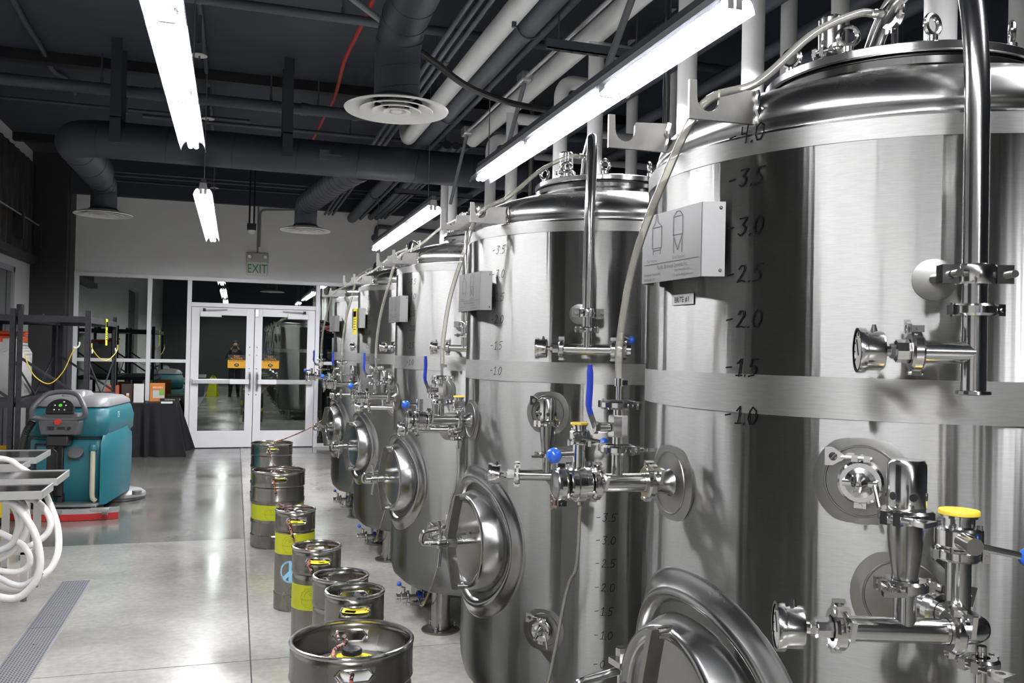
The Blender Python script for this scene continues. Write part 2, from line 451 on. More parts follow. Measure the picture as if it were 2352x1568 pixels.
# --- side walls
DOORY0, DOORY1, DOORZ = -.05, 2.45, 3.1
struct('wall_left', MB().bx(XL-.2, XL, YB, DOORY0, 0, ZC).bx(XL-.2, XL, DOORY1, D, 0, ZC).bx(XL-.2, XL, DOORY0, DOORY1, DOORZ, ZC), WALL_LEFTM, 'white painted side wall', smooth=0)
struct('wall_right', MB().bx(XR, XR+.2, YB, D, 0, ZC), DARK_PAINT, 'dark side wall behind the tanks', smooth=0)
struct('wall_front', MB().bx(XL-.2, XR+.2, YB-.2, YB, 0, ZC), pm('dark grey wall', (.06, .06, .062, 1), .6), 'dark grey wall at the far end from the doors', smooth=0)
# added dark door, unseen, put here for dark bands in the tank reflections
rd = struct('added_dark_door', MB().bx(XL-.16, XL-.12, DOORY0, DOORY1, 0, DOORZ), CHARCOAL, 'added unseen dark door for dark bands mirrored in the tanks', smooth=0)
for k in range(5): part('added_door_panel', MB().bx(XL-.12, XL-.095, DOORY0+.03, DOORY1-.03, .02+k*.615, .61+k*.615), pm('added dark panel', (.02, .02, .022, 1), .4), rd, bevel=.008)
struct('baseboard_left', MB().bx(XL, XL+.012, DOORY1, D-.3, 0, .10), CHARCOAL, smooth=0)

# far part of the left wall: hood of a rolling door, door recess
hood = thing('rolling_door_hood', 'dark corrugated rolling door hood high on the white wall', 'door hood', (XL, 12.2, 2.75))
y0, y1 = -3.2, 1.50
part('hood_back', MB().bx(.012, .05, y0, y1, 0, 1.30), pm('dark galvanised', (.035, .034, .032, 1), .45, metal=.5), hood, smooth=0)
for k in range(16):
    yy = y0 + .10 + k*.28
    part('corrugation', MB().prism([(0, 0), (.05, .035), (.12, .035), (.17, 0)], (.05, yy, .65), (0, 1, 0), (1, 0, 0), 1.26), pm('galvanised rib', (.05, .048, .044, 1), .45, metal=.4, noise=.3, nscale=5), hood, smooth=0)
part('support_rail', MB().cyl((.16, y0, .42), (.16, y1-.22, .42), .012, n=8), ALU_MET, hood)
part('bottom_beam', MB().bx(.0, .13, y0, y1-.02, -.10, .0), CHARCOAL, hood, smooth=0)
for yy in (-2.6, -1.2, .2, 1.24): part('rail_bracket', MB().bx(.10, .19, yy-.03, yy+.03, .12, .46), CHARCOAL, hood, smooth=0)
part('drop_pin', MB().bx(.04, .06, y1-.15, y1-.13, -.28, -.1), CHARCOAL, hood, smooth=0)
b = MB().bx(.0, .03, -.45, .45, 0, 2.55)
dr = struct('door_4', MB().bx(XL, XL+.03, 11.0, 12.55, 0, 2.45), pm('grey side door', (.10, .10, .105, 1), .5), 'grey side door in the white wall', smooth=0)
for (a0, a1, z0, z1) in ((10.93, 11.0, 0, 2.52), (12.55, 12.62, 0, 2.52), (10.93, 12.62, 2.45, 2.52)):
    part('door_frame', MB().bx(XL, XL+.06, a0, a1, z0, z1), pm('frame grey', (.30, .30, .32, 1), .5), dr, smooth=0)
part('door_seam', MB().bx(XL+.03, XL+.034, 12.30, 12.33, 0, 2.45), BLACK, dr, smooth=0)

# --- glazing: frame members, panes
FR = [(-2.255, -2.20), (-1.262, -1.205), (-.705, -.642), (1.20, 1.262), (2.05, 2.11), (2.84, 2.90)]   # vertical members
ZH0, ZH1 = 2.545, 2.60
yF0, yF1 = D-.02, D+.09
win = struct('window_1', MB().bx(-2.255, 2.90, yF0, yF1, ZH0, ZH1), ALU, 'aluminium framed glass front with double doors', smooth=0)
for (x0, x1) in FR: part('mullion', MB().bx(x0, x1, yF0, yF1, 0, ZH0), ALU, win, smooth=0, bevel=.004)
def rail(x0, x1, z0, z1): part('rail', MB().bx(x0, x1, yF0+.004, yF1-.004, z0, z1), ALU, win, smooth=0, bevel=.004)
def pane(x0, x1, z0, z1): part('pane', MB().bx(x0, x1, D+.03, D+.036, z0, z1), GLASS, win, smooth=0)
BAYS = [(-2.20, -1.262), (-1.205, -.705), (1.262, 2.05), (2.11, 2.84)]
for (x0, x1) in BAYS:
    rail(x0, x1, 0, .055); rail(x0, x1, 1.295, 1.345)
    pane(x0, x1, .055, 1.295); pane(x0, x1, 1.345, ZH0)
rail(-.642, 1.20, 2.15, 2.215); pane(-.642, 1.20, 2.215, ZH0)

def door_leaf(name, x0, x1, hinge_left, label):
    z0, z1 = .012, 2.145; st = .115
    dm = struct(name, MB().bx(x0, x0+st, D, D+.045, z0, z1).bx(x1-st, x1, D, D+.045, z0, z1).bx(x0+st, x1-st, D, D+.045, z0, .265).bx(x0+st, x1-st, D, D+.045, z1-.115, z1), ALU, label, smooth=0, bevel=.003)
    part('glass', MB().bx(x0+st, x1-st, D+.02, D+.026, .265, z1-.115), GLASS, dm, smooth=0)
    # panic bar
    zb = 1.02
    pb = part('push_bar', MB().bx(x0+.03, x1-.03, D-.085, D-.04, zb-.034, zb+.034), ALU_MET, dm, smooth=0, bevel=.006)
    part('bar_housing', MB().bx((x1-.34) if hinge_left else x0+.03, (x1-.03) if hinge_left else x0+.34, D-.088, D-.036, zb-.036, zb+.036), ALU, pb, smooth=0, bevel=.004)
    for xx in (x0+.055, x1-.055): part('bar_bracket', MB().bx(xx-.03, xx+.03, D-.05, D, zb-.045, zb+.045), ALU_MET, pb, smooth=0, bevel=.006)
    xh = x1-.05 if hinge_left else x0+.05
    part('pull_handle', MB().tube(spl([(xh, D-.01, .88), (xh, D-.07, .93), (xh, D-.075, 1.02), (xh, D-.07, 1.11), (xh, D-.01, 1.16)], 5), .017, 8), ALU_MET, dm)
    for zz in (1.22, 1.43, 1.55, .82): part('bolt', MB().cyl((xh-.01, D, zz), (xh-.01, D-.006, zz), .010, n=10), STEEL_ROUGH, dm)
    # closer: body on the leaf and arm on the head rail
    xc = x0+.12 if hinge_left else x1-.12-.30
    cl = part('door_closer', MB().bx(xc, xc+.31, D-.07, D, 2.0, 2.08), ALU, dm, smooth=0, bevel=.006)
    xa = xc+.06 if hinge_left else xc+.25; s_ = 1 if hinge_left else -1
    part('closer_arm', MB().bar((xa, D-.06, 2.105), (xa+s_*.33, D-.03, 2.115), .016, .03), pm('closer arm', (.20, .20, .21, 1), .35, metal=.8), cl).data.name
    part('closer_spindle', MB().cyl((xa, D-.06, 2.08), (xa, D-.06, 2.125), .022, n=12), CHARCOAL, cl)
    # sticker on the glass by the meeting stile
    xs0 = (x1-st-.262) if hinge_left else x0+st; xs1 = xs0+.262
    zt = 1.225; yS = D+.0165
    sk = part('door_sticker', MB().bx(xs0, xs1, yS, yS+.003, zt, zt+.122), pm('sticker yellow', (.85, .42, .015, 1), .5), dm, 'yellow and black NO ALCOHOL sticker', smooth=0)
    part('sticker_head', MB().bx(xs0, xs1, yS, yS+.003, zt+.122, zt+.205), pm('sticker black', (.012, .012, .013, 1), .5), sk, smooth=0)
    xm = (xs0+xs1)/2
    b = MB(); text_on(b, 'NO', .042, (xm, yS-.001, zt+.168), (1, 0, 0), (0, 0, 1), align='CENTER', sx=1.2)
    text_on(b, 'ALCOHOL', .042, (xm, yS-.001, zt+.132), (1, 0, 0), (0, 0, 1), align='CENTER', sx=.92)
    part('sticker_lettering', b, pm('sticker orange', (.85, .35, .01, 1), .5), sk, smooth=0)
    b = MB(); text_on(b, 'BEYOND THIS POINT', .024, (xm, yS-.001, zt+.098), (1, 0, 0), (0, 0, 1), align='CENTER', sx=.95)
    part('sticker_print', b, INK, sk, smooth=0)
    b = MB().prism([(.034*math.cos(2*PI*k/24)*1.0, .026*math.sin(2*PI*k/24)) for k in range(24)], (xm, yS-.001, zt+.047), (1, 0, 0), (0, 0, 1), .001)
    b.prism([(-.04, .005), (0, .03), (.04, .005), (0, -.03)], (xm, yS-.001, zt+.047), (1, 0, 0), (0, 0, 1), .0012)
    part('sticker_emblem', b, INK, sk, smooth=0)
    b = MB().prism([(.018*math.cos(2*PI*k/16), .012*math.sin(2*PI*k/16)) for k in range(16)], (xm, yS-.002, zt+.055), (1, 0, 0), (0, 0, 1), .001)
    b.prism([(-.026, -.004), (0, -.011), (.026, -.004), (.02, .003), (0, -.004), (-.02, .003)], (xm, yS-.002, zt+.042), (1, 0, 0), (0, 0, 1), .001)
    part('emblem_shield', b, pm('emblem grey', (.35, .38, .25, 1), .5), sk, smooth=0)
    return dm
door_leaf('door_1', -.636, .275, True, 'glass door leaf beside the wide side panes')
door_leaf('door_2', .283, 1.194, False, 'glass door leaf nearer the steel tanks')
part('meeting_bracket', MB().bx(.283, .34, D-.03, D, 2.02, 2.14), ALU_MET, win, smooth=0, bevel=.004)
# night outside
struct('ground_outside', MB().bx(-12, 14, D+.26, D+26, -.2, -.06), pm('asphalt', (.03, .03, .032, 1), .8), 'dark pavement outside the glass front', smooth=0)

# --- EXIT sign with emergency lamps
ex = thing('exit_sign', 'white EXIT sign with green letters and two emergency lamp heads', 'exit sign', (.295, D, 2.66))
part('sign_box', MB().bx(-.155, .155, -.06, 0, 0, .21), WHITE_ENAM, ex, smooth=0, bevel=.008)
b = MB(); text_on(b, 'EXIT', .195, (0, -.0615, .036), (1, 0, 0), (0, 0, 1), align='CENTER', sx=.74)
part('sign_lettering', b, pm('exit green', (.01, .33, .09, 1), .5), ex, smooth=0)
hd = part('lamp_housing', MB().bx(-.165, .165, -.085, 0, .21, .345), pm('beige enamel', (.48, .46, .42, 1), .45), ex, smooth=0, bevel=.012)
for sx in (-1, 1):
    part('lamp_head', MB().lathe([(0, 0), (.030, 0), (.034, .02), (.026, .03), (0, .022)], (sx*.115, -.083, .285), (0, -1, -.2), 16), ALU_MET, hd)
part('sign_conduit', MB().cyl((0, -.02, .345), (0, -.02, SOFFIT_Z-2.66), .012, n=8), pm('grey conduit', (.25, .25, .26, 1), .5), ex)
# --- fire alarm on left wall
p = atX(73, 697, XL)
fa = thing('fire_alarm', 'red fire alarm strobe on the white wall', 'fire alarm', (XL, p.y, p.z))
part('alarm_body', MB().bx(0, .055, -.055, .055, -.085, .085), pm('alarm red', (.42, .015, .012, 1), .4), fa, bevel=.01)
part('strobe_lens', MB().lathe([(0, .05), (.03, .045), (.045, .02), (.045, 0)], (.055, -.0, .045), (1, 0, 0), 14), GAUGE_FACE, fa)

# --- trench drain
dn = thing('trench_drain', 'perforated metal trench drain set in the concrete floor', 'floor drain', ((DRX0+DRX1)/2, 0, 0))
hw = (DRX1-DRX0)/2
def drain_mat():
    m, nt, b = _mat('perforated grate'); tc = nt.nodes.new('ShaderNodeTexCoord'); sp = nt.nodes.new('ShaderNodeSeparateXYZ')
    nt.links.new(tc.outputs['Object'], sp.inputs[0])
    def cell(sock, per):
        a = nt.nodes.new('ShaderNodeMath'); a.operation = 'MULTIPLY'; a.inputs[1].default_value = 2*PI/per; nt.links.new(sock, a.inputs[0])
        c = nt.nodes.new('ShaderNodeMath'); c.operation = 'COSINE'; nt.links.new(a.outputs[0], c.inputs[0]); return c.outputs[0]
    s_ = nt.nodes.new('ShaderNodeMath'); s_.operation = 'MINIMUM'
    nt.links.new(cell(sp.outputs[0], .0150), s_.inputs[0]); nt.links.new(cell(sp.outputs[1], .022), s_.inputs[1])
    g_ = nt.nodes.new('ShaderNodeMath'); g_.operation = 'GREATER_THAN'; g_.inputs[1].default_value = -.1; nt.links.new(s_.outputs[0], g_.inputs[0])
    mx = nt.nodes.new('ShaderNodeMix'); mx.data_type = 'RGBA'; mx.inputs[6].default_value = (.30, .30, .33, 1); mx.inputs[7].default_value = (.012, .012, .014, 1)
    nt.links.new(g_.outputs[0], mx.inputs[0]); nt.links.new(mx.outputs[2], b.inputs['Base Color'])
    b.inputs['Metallic'].default_value = .55; b.inputs['Roughness'].default_value = .42
    return m
GRATE = drain_mat()
part('channel', MB().bx(-hw, hw, DRY0, DRY1, -.008, -.006), DARKER, dn, smooth=0)
for sx in (-1, 1): part('side_rail', MB().bx(sx*hw-.011*(sx > 0), sx*hw+.011*(sx < 0), DRY0, DRY1, -.006, .0015), pm('drain rail', (.42, .42, .42, 1), .4, metal=.7), dn, smooth=0)
for yy in (DRY0, DRY1-.011): part('end_rail', MB().bx(-hw, hw, yy, yy+.011, -.006, .001), MATS['drain rail'], dn, smooth=0)
yy = DRY1-.012
while yy > DRY0+.05:
    y2 = max(yy-.99, DRY0+.012)
    gp = part('grate', MB().bx(-hw+.012, hw-.012, y2+.004, yy, -.006, -.001), GRATE, dn, smooth=0)
    for q in (.28, .78): part('grate_screw', MB().cyl((0, yy-q*(yy-y2), -.001), (0, yy-q*(yy-y2), .001), .007, n=8), STEEL_ROUGH, gp)
    yy = y2
# ================================================================ LIGHTS
LZ = 2.885
SEC = 1.225
def strip_light(X, yfar, nsec, label, wires=True):
    L = nsec*SEC
    t = thing('strip_light', label, 'ceiling light', (X, yfar, LZ), 0, 'hanging fluorescent strip lights')
    part('housing', MB().prism([(-.036, 0), (.036, 0), (.028, .055), (-.028, .055)], (0, -L/2, .045), (1, 0, 0), (0, 0, 1), L), pm('lamp housing white', (.45, .46, .48, 1), .4), t, smooth=0)
    part('carrier_channel', MB().bx(-.02, .02, -L, 0, .10, .14), DARK_PIPE, t, smooth=0)
    for sx in (-1, 1):
        for k in range(nsec):
            # curved wing of the reflector, open underneath
            prof = [(.034, .045), (.046, .050), (.060, .044), (.071, .028), (.079, .006), (.082, -.010)]
            o = [(sx*a, b) for a, b in prof]; i = [(sx*(a-.004), b-.004) for a, b in prof]
            poly = o + i[::-1]
            if sx < 0: poly = poly[::-1]
            part('reflector_wing', MB().prism(poly, (0, -(k+.5)*SEC, 0), (1, 0, 0), (0, 0, 1), SEC-.012), REFLECTOR, t, smooth=40)
    for k in range(nsec):
        y1, y0 = -k*SEC-.03, -(k+1)*SEC+.03
        for sx in (-.0175, .0175):
            tb = part('fluorescent_tube', MB().cyl((sx, y0, .016), (sx, y1, .016), .0165, n=12), LAMP, t)
            for yy in (y0, y1): part('lampholder', MB().box((sx, yy, .026), (.026, .016, .045)), WHITE_PL, tb, smooth=0)
    for k in range(1, nsec): part('joint_collar', MB().prism([(-.038, .045), (-.038, -.005), (-.03, -.012), (.03, -.012), (.038, -.005), (.038, .045)], (0, -k*SEC, .006), (1, 0, 0), (0, 0, 1), .02), WHITE_PL, t, smooth=0)
    for yy in (-.25, -L+.25):
        part('hanger_wire', MB().cyl((0, yy, .14), (0, yy, ZC-LZ), .004, n=6), pm('hanger wire', (.3, .3, .3, 1), .4, metal=.8), t)
    return t
strip_light(-.30, 6.27, 3, 'fluorescent strip light over the aisle, nearer the drain')
strip_light(-.30, 11.75, 3, 'short fluorescent strip light over the aisle, close to the EXIT sign wall')
strip_light(1.79, 6.56, 3, 'fluorescent strip light above the second and third tanks')
strip_light(1.76, 11.75, 3, 'fluorescent strip light above the tanks nearest the doors')
strip_light(-.30, 1.15, 3, 'fluorescent strip light over the aisle in front of the BRITE #1 tank')
strip_light(1.79, 1.42, 1, 'unseen fluorescent strip light cut to one section above the BRITE #1 tank')  # unseen; kept to one section to brighten the dome and hook brackets
strip_light(-.30, -4.0, 3, 'fluorescent strip light over the aisle, next to the dark wall facing the doors')
# ================================================================ DUCTS AND DIFFUSERS
def duct(name, label, path, r, rings=.28, parent=None):
    if parent is None:
        t = thing(name, label, 'duct', path[0]); o = V(path[0]); P = [V(p)-o for p in path]
        part('duct_shell', MB().tube(P, r, 24), DUCT, t, smooth=50)
    else:
        o = parent.location; P = [V(p)-o for p in path]
        t = part(name, MB().tube(P, r, 24), DUCT, parent, smooth=50)
    seam = MB(); acc = 0
    for a, b in zip(P[:-1], P[1:]):
        d = (b-a).length; acc += d
        if acc >= rings and d > 1e-5:
            acc = 0; ax = ((b-a).normalized() + V((.15, .1, .12))).normalized()
            seam.torus((a+b)/2, ax, r+.001, .0035, 24, 5)
    if seam.v: part('spiral_seam', seam, pm('duct seam', (.012, .014, .018, 1), .6), t, stuff=True)
    return t
def dense(pts, rad, step=.07):
    P = bends(pts, rad, 8); out = [P[0]]
    for a, b in zip(P[:-1], P[1:]):
        n = max(1, int((b-a).length/step))
        for k in range(1, n+1): out.append(a.lerp(b, k/n))
    return out
MZ, MY = 3.38, 8.5
MAIN = duct('main_duct', 'large dark round air duct crossing the ceiling above the aisle', dense([(3.9, MY, MZ), (-1.44, MY, MZ), (-1.42, 10.0, MZ-.02)], .3), .165, .5)
duct('branch_duct', 'dark round branch duct dropping to the diffuser by the corner column', dense([(-1.42, 8.95, MZ-.02), (-1.42, 10.52, MZ-.06), (-1.42, 10.52, 3.075)], .26), .135, .16, MAIN)
duct('branch_duct', 'dark round branch duct dropping to the diffuser near the EXIT sign', dense([(1.15, 8.62, MZ-.03), (1.0, 9.2, MZ-.05), (.79, 10.95, MZ-.06), (.79, 10.97, 3.095)], .26), .135, .12, MAIN)
duct('drop_duct', 'dark spiral duct elbow coming down to the diffuser beside the second tank', dense([(1.05, 1.2, 3.82), (1.0, 4.0, 3.80), (.87, 5.07, 3.42), (.87, 5.07, 3.06)], .32, .05), .133, .12)
def diffuser(x, y, z, label):
    t = thing('ceiling_diffuser', label, 'air diffuser', (x, y, z), 0, 'round ceiling diffusers')
    part('collar', MB().lathe([(.133, .10), (.135, .075), (.16, .05), (.20, .035)], n=40), DUCT, t)
    part('outer_cone', MB().lathe([(.15, .05), (.22, .034), (.285, .012), (.305, .002), (.300, -.006), (.27, .0), (.225, .016), (.15, .045)], n=48), WHITE_ENAM, t)
    for (r0, r1, h) in ((.215, .13, -.004), (.145, .085, -.008), (.082, .04, -.011)):
        part('ring', MB().lathe([(r1, h+.036), (r0-.02, h+.008), (r0, h), (r0-.004, h-.005), (r0-.024, h+.002), (r1, h+.03)], n=40), WHITE_ENAM, t)
    part('centre_plate', MB().lathe([(0, -.012), (.032, -.012), (.037, -.006), (.03, .0), (0, .02)], n=24), WHITE_ENAM, t)
    for k in range(4):
        a = k*PI/2+.4
        part('spider_arm', MB().bar((.03*math.cos(a), .03*math.sin(a), .018), (.2*math.cos(a), .2*math.sin(a), .03), .006, .012), WHITE_ENAM, t)
diffuser(.87, 5.07, 2.965, 'white round ceiling diffuser under the dark spiral duct elbow')
diffuser(-1.42, 10.52, 2.98, 'white round ceiling diffuser near the charcoal corner column')
diffuser(.79, 10.97, 3.0, 'white round ceiling diffuser near the EXIT sign')
for X in (-1.05, .42):
    o = MAIN.location
    part('strap', MB().bx(X-.045, X+.045, MY-.18, MY-.173, MZ-.05, ZC).bx(X-.045, X+.045, MY+.173, MY+.18, MZ-.05, ZC).bx(X-.045, X+.045, MY-.18, MY+.18, MZ+.165, MZ+.175).xf(Matrix.Translation(-o)), DUCT, MAIN, smooth=0)
p = atY(745, 355, MY-.17)
ds = thing('damper_handle', 'small damper handle on the side of the main duct', 'damper', (p.x, MY-.165, p.z))
part('damper_plate', MB().box((0, -.006, 0), (.09, .014, .09)), DARK_PIPE, ds, smooth=0)
part('lever', MB().bar((0, -.02, 0), (.16, -.02, 0), .012, .012), DARK_PIPE, ds)

# ================================================================ PIPES
def pipe(name, label, pts, r, mat, cat='pipe', group=None, n=14, rad=.12):
    P = bends(pts, rad, 6) if len(pts) > 2 else pts
    return single(name, MB().tube(P, r, n), mat, label, cat, group, smooth=50)
PZ = 3.62
pipe('insulated_pipe', 'long white insulated pipe running beside the drop duct', [(1.56, .5, PZ), (1.56, 8.45, PZ), (1.56, 8.8, ZC)], .068, INSUL)
pipe('dark_pipe', 'thick dark pipe running close beside the long white pipe', [(1.72, .5, PZ+.01), (1.72, 13.95, PZ+.01)], .075, DARK_PIPE)
for Y in (3.2, 5.2, 7.4, 9.3, 11.5): single('pipe_band', MB().torus((1.72, Y, PZ), (0, 1, 0), .08, .008, 20, 6), DARK_PIPE, 'band clamp round the thick dark pipe', 'pipe clamp', 'bands on the thick dark pipe')
# header of the white jacketed pipes behind the tanks
pipe('insulated_header', 'white insulated header pipe feeding the vertical pipes behind the tanks', [(2.16, .3, PZ), (2.16, 8.2, PZ)], .072, INSUL)
for X, r in ((1.30, .018), (1.36, .018), (1.42, .018)):
    pipe('conduit', 'thin dark conduit running lengthwise under the ceiling', [(X, .5, PZ+.05), (X, 13.98, PZ+.05)], r, DARK_PIPE, 'conduit', 'lengthwise thin conduits', 8)
    for Y in (3, 4.6, 6.2, 7.8, 10, 12): single('conduit_coupling', MB().cyl((X, Y-.035, PZ+.05), (X, Y+.035, PZ+.05), r+.007, n=10), DARK_PIPE, 'coupling on a thin dark conduit', 'pipe coupling', 'couplings on lengthwise conduits')
for X, r in ((1.86, .026), (2.02, .045), (2.115, .04), (2.19, .018), (2.25, .018)):
    pipe('conduit', 'dark pipe of the bundle ending at the white end wall', [(X, 8.7 if X > 1.9 else 3.0, PZ+.02+.03*(X > 1.9)), (X, 13.98, PZ+.02+.03*(X > 1.9))], r, DARK_PIPE, 'pipe', 'dark pipes of the bundle', 10)
ec = pipe('steel_conduit', 'bright galvanised conduit running between the white pipes', [(1.93, 1.0, PZ-.1), (1.93, 7.6, PZ-.1)], .016, ALU_MET, 'conduit', n=10)
for (px, py) in ((1205, 185), (1072, 315)):
    q = atX(px, py, 1.93); bx = thing('conduit_fitting', 'galvanised conduit body with a strut going down to the strip light', 'conduit fitting', (1.93, q.y, PZ-.1), 0, 'conduit bodies')
    part('fitting_body', MB().bx(-.04, .04, -.07, .07, -.035, .04), ALU_MET, bx, smooth=0, bevel=.012)
    part('strut', MB().cyl((0, .0, -.03), (-.06, .32, -.6), .016, n=10), pm('grey strut', (.16, .17, .18, 1), .5), bx)
q = atX(1330, 50, 1.6)
single('conduit_strut', MB().cyl((1.97, 4.05, PZ-.02), (1.86, 4.35, LZ+.14), .02, n=10), pm('grey strut', (.16, .17, .18, 1), .5), 'grey strut tube bracing the strip light above the second tank', 'strut')
# slotted channel carrying pipes, across the run
for Y, lab in ((4.95, 'slotted dark steel channel under the white pipes above the second tank'), (10.2, 'slotted dark steel channel near the far white pipes')):
    ch = thing('strut_channel', lab, 'strut channel', (1.75, Y, PZ-.22), 0)
    part('channel', MB().bx(0, .95, -.02, .02, 0, .008).bx(0, .95, -.02, -.013, 0, .06).bx(0, .95, .013, .02, 0, .06), DARK_PIPE, ch, smooth=0)
    for k in range(11): part('slot', MB().bx(.05+k*.085, .09+k*.085, -.007, .007, -.0012, .0002), DARKER, ch, smooth=0)
    for X in (.08, .6): part('hanger_rod', MB().cyl((X, 0, 0), (X, 0, ZC-PZ+.22), .006, n=6), DARK_PIPE, ch)
# vertical white pipes behind the tanks
GV = 'white vertical pipes behind the tanks'
for i, (px, py) in enumerate(((2160, 60), (1730, 100), (1578, 200), (1367, 270), (1286, 350), (1175, 360), (1128, 330), (1040, 470), (1022, 470))):
    q = atX(px, py, 2.17)
    pp = thing('insulated_riser', 'white insulated vertical pipe bending over at the top behind the steel tanks' if i in (1, 4, 6) else ('white insulated vertical pipe with a side branch near the top behind the steel tanks' if i in (0, 3, 5) else 'plain straight white insulated vertical pipe behind the steel tanks'), 'pipe', (2.17, q.y, 0), 0, GV)
    zt = PZ if i not in (1, 4, 6) else PZ-.12
    if i in (1, 4, 6): pts = [(0, 0, .02), (0, 0, zt), (.55, .06, zt)]
    else: pts = [(0, 0, .02), (0, 0, zt+.02)]
    part('pipe_jacket', MB().tube(bends(pts, .13, 7), .05, 18), INSUL, pp, smooth=50)
    if i in (0, 3, 5): part('branch_stub', MB().tube([(0, 0, zt-.10), (.16, 0, zt-.10), (.55, .05, zt-.10)], .048, 14), INSUL, pp, smooth=50)
    part('floor_collar', MB().lathe([(.05, .03), (.075, .03), (.08, 0)], n=18), STEEL_ROUGH, pp)
for (px, py) in ((2346, 60), (1930, 40), (1812, 60), (1542, 250), (1452, 260)):
    q = atX(px, py, 3.2)
    pp = thing('insulated_riser', 'white insulated vertical pipe standing in the dark bay beyond the tanks', 'pipe', (3.2, q.y, 0), 0, 'white vertical pipes in the dark bay')
    part('pipe_jacket', MB().tube([(0, 0, .02), (0, 0, ZC)], .05, 16), INSUL, pp, smooth=50)
    part('floor_collar', MB().lathe([(.05, .03), (.075, .03), (.08, 0)], n=18), STEEL_ROUGH, pp)
for (px, py) in ((1530, 240), (1218, 440), (2060, 60)):
    q = atX(px, py, 2.42)
    single('steel_riser', MB().tube([(2.42, q.y, .01), (2.42, q.y, PZ+.3)], .022, 12), STEEL_TUBE, 'thin stainless vertical pipe behind the tanks', 'pipe', 'thin steel risers')
# big dark ducts in the bay beyond the tanks
duct('bay_duct', 'dark round duct low in the bay beyond the tanks', dense([(4.2, 2.0, 2.93), (4.2, 12.5, 2.93)], .2, .2), .2, .6)
for z, X in ((3.75, 3.6), (3.64, 3.75), (3.8, 2.75), (3.72, 3.05)):
    pipe('bay_pipe', 'dark pipe running lengthwise in the bay beyond the tanks', [(X, .5, z), (X, 13.9, z)], .05, DARK_PIPE, 'pipe', 'dark pipes in the bay', 10)
for k, (Y, z) in enumerate(((6.0, 3.2), (7.3, 3.3), (9.4, 3.2))):
    pipe('bay_crosspipe', 'grey pipe crossing the bay beyond the tanks', [(2.5, Y, z), (XR-.02, Y, z)], .03, pm('light grey pipe', (.28, .28, .29, 1), .5), 'pipe', 'grey cross pipes in the bay', 10)
# ---- cross pipes above the aisle
def crosspipe(px, py, z, r, label, x0=XL+.01, x1=XR-.02, mat=DARK_PIPE, n=12):
    q = atZ(px, py, z); return single('cross_pipe', MB().tube([(x0, q.y, z), (x1, q.y, z)], r, n), mat, label, 'pipe', smooth=50), q.y
_, YA = crosspipe(500, 231, 3.92, .056, 'dark sprinkler main crossing above the aisle')
for X in (-.75, .6, 1.1):
    single('pipe_coupling', MB().cyl((X-.03, YA, 3.92), (X+.03, YA, 3.92), .064, n=14), DARK_PIPE, 'coupling on the dark sprinkler main', 'pipe coupling', 'couplings of the sprinkler main')
_, YB2 = crosspipe(640, 22, 4.02, .036, 'thinner dark pipe crossing over the drop duct')
_, YC2 = crosspipe(300, 252, 4.1, .018, 'thin dark conduit crossing above the main duct', x1=.1)
_, YD2 = crosspipe(560, 288, 4.0, .022, 'thin dark pipe crossing just behind the main duct', x0=-1.0)
for k, py in enumerate((412, 420, 432)): crosspipe(500, py, 3.95, .014, ('lower', 'middle', 'upper')[2-k]+' thin dark conduit crossing close to the end wall', x0=-1.8)
for (px, py, w_) in ((150, 190, .09), (700, 20, .10)):
    pass
# beams / deck joints seen as dark bars on the ceiling
for Y, lab in ((9.02, 'dark shallow beam under the ceiling above the main duct'), (4.4, 'dark shallow beam under the ceiling over the drop duct'), (12.6, 'dark shallow beam under the ceiling near the end wall')):
    single('ceiling_beam', MB().bx(XL, XR, Y-.06, Y+.06, ZC-.10, ZC), DARKER, lab, 'beam', smooth=0)
def rod(px, py0, z0, Y, label_z=ZC):
    q = atY(px, py0, Y)
    single('hanger_rod', MB().cyl((q.x, Y, z0), (q.x, Y, ZC), .008, n=6).cyl((q.x, Y, z0-.01), (q.x, Y, z0+.05), .014, n=8), DARK_PIPE, 'thin threaded hanger rod holding a pipe under the ceiling', 'hanger rod', 'hanger rods')
for px in (233, 623, 732): rod(px, 200, 3.98, YA)
for px in (787, 520): rod(px, 60, 4.05, YB2)
for px in (290, 805): rod(px, 280, 4.02, YD2)
for X, Y, z in ((1.56, 5.0, PZ+.05), (1.56, 7.2, PZ+.05)):
    single('hanger_rod', MB().cyl((X, Y, z-.14), (X, Y, ZC), .008, n=6).cyl((X, Y, z-.15), (X, Y, z-.10), .015, n=8), DARK_PIPE, 'thin threaded hanger rod holding the long white pipe', 'hanger rod', 'hanger rods of the long white pipe')
# sprinkler pendants with white plates, along a thin pipe beside the aisle lights
pts = []
for i, (px, py) in enumerate(((458, 128), (478, 273), (493, 432))):
    q = atZ(px, py, 3.88)
    t = thing('sprinkler_head', 'white sprinkler plate on a dark drop beside the aisle strip lights', 'sprinkler', (q.x, q.y, 3.88), 0, 'sprinkler plates')
    part('escutcheon', MB().lathe([(0, .012), (.035, .012), (.062, .004), (.062, -.002), (0, -.002)], n=28), WHITE_ENAM, t)
    part('head', MB().cyl((0, 0, -.03), (0, 0, 0), .008, n=8), STEEL_ROUGH, t)
    part('drop_box', MB().bx(-.05, .02, -.035, .035, .012, .09), DARK_PIPE, t, smooth=0)
    part('drop_pipe', MB().cyl((0, 0, .012), (0, 0, ZC-3.88), .014, n=8), DARK_PIPE, t)
    if i == 0: XS = q.x
single('ceiling_conduit', MB().tube([(XS, .5, ZC-.03), (XS, 13.5, ZC-.03)], .02, 8), pm('slate conduit', (.09, .10, .12, 1), .5), 'slate grey conduit along the ceiling above the aisle lights', 'conduit')
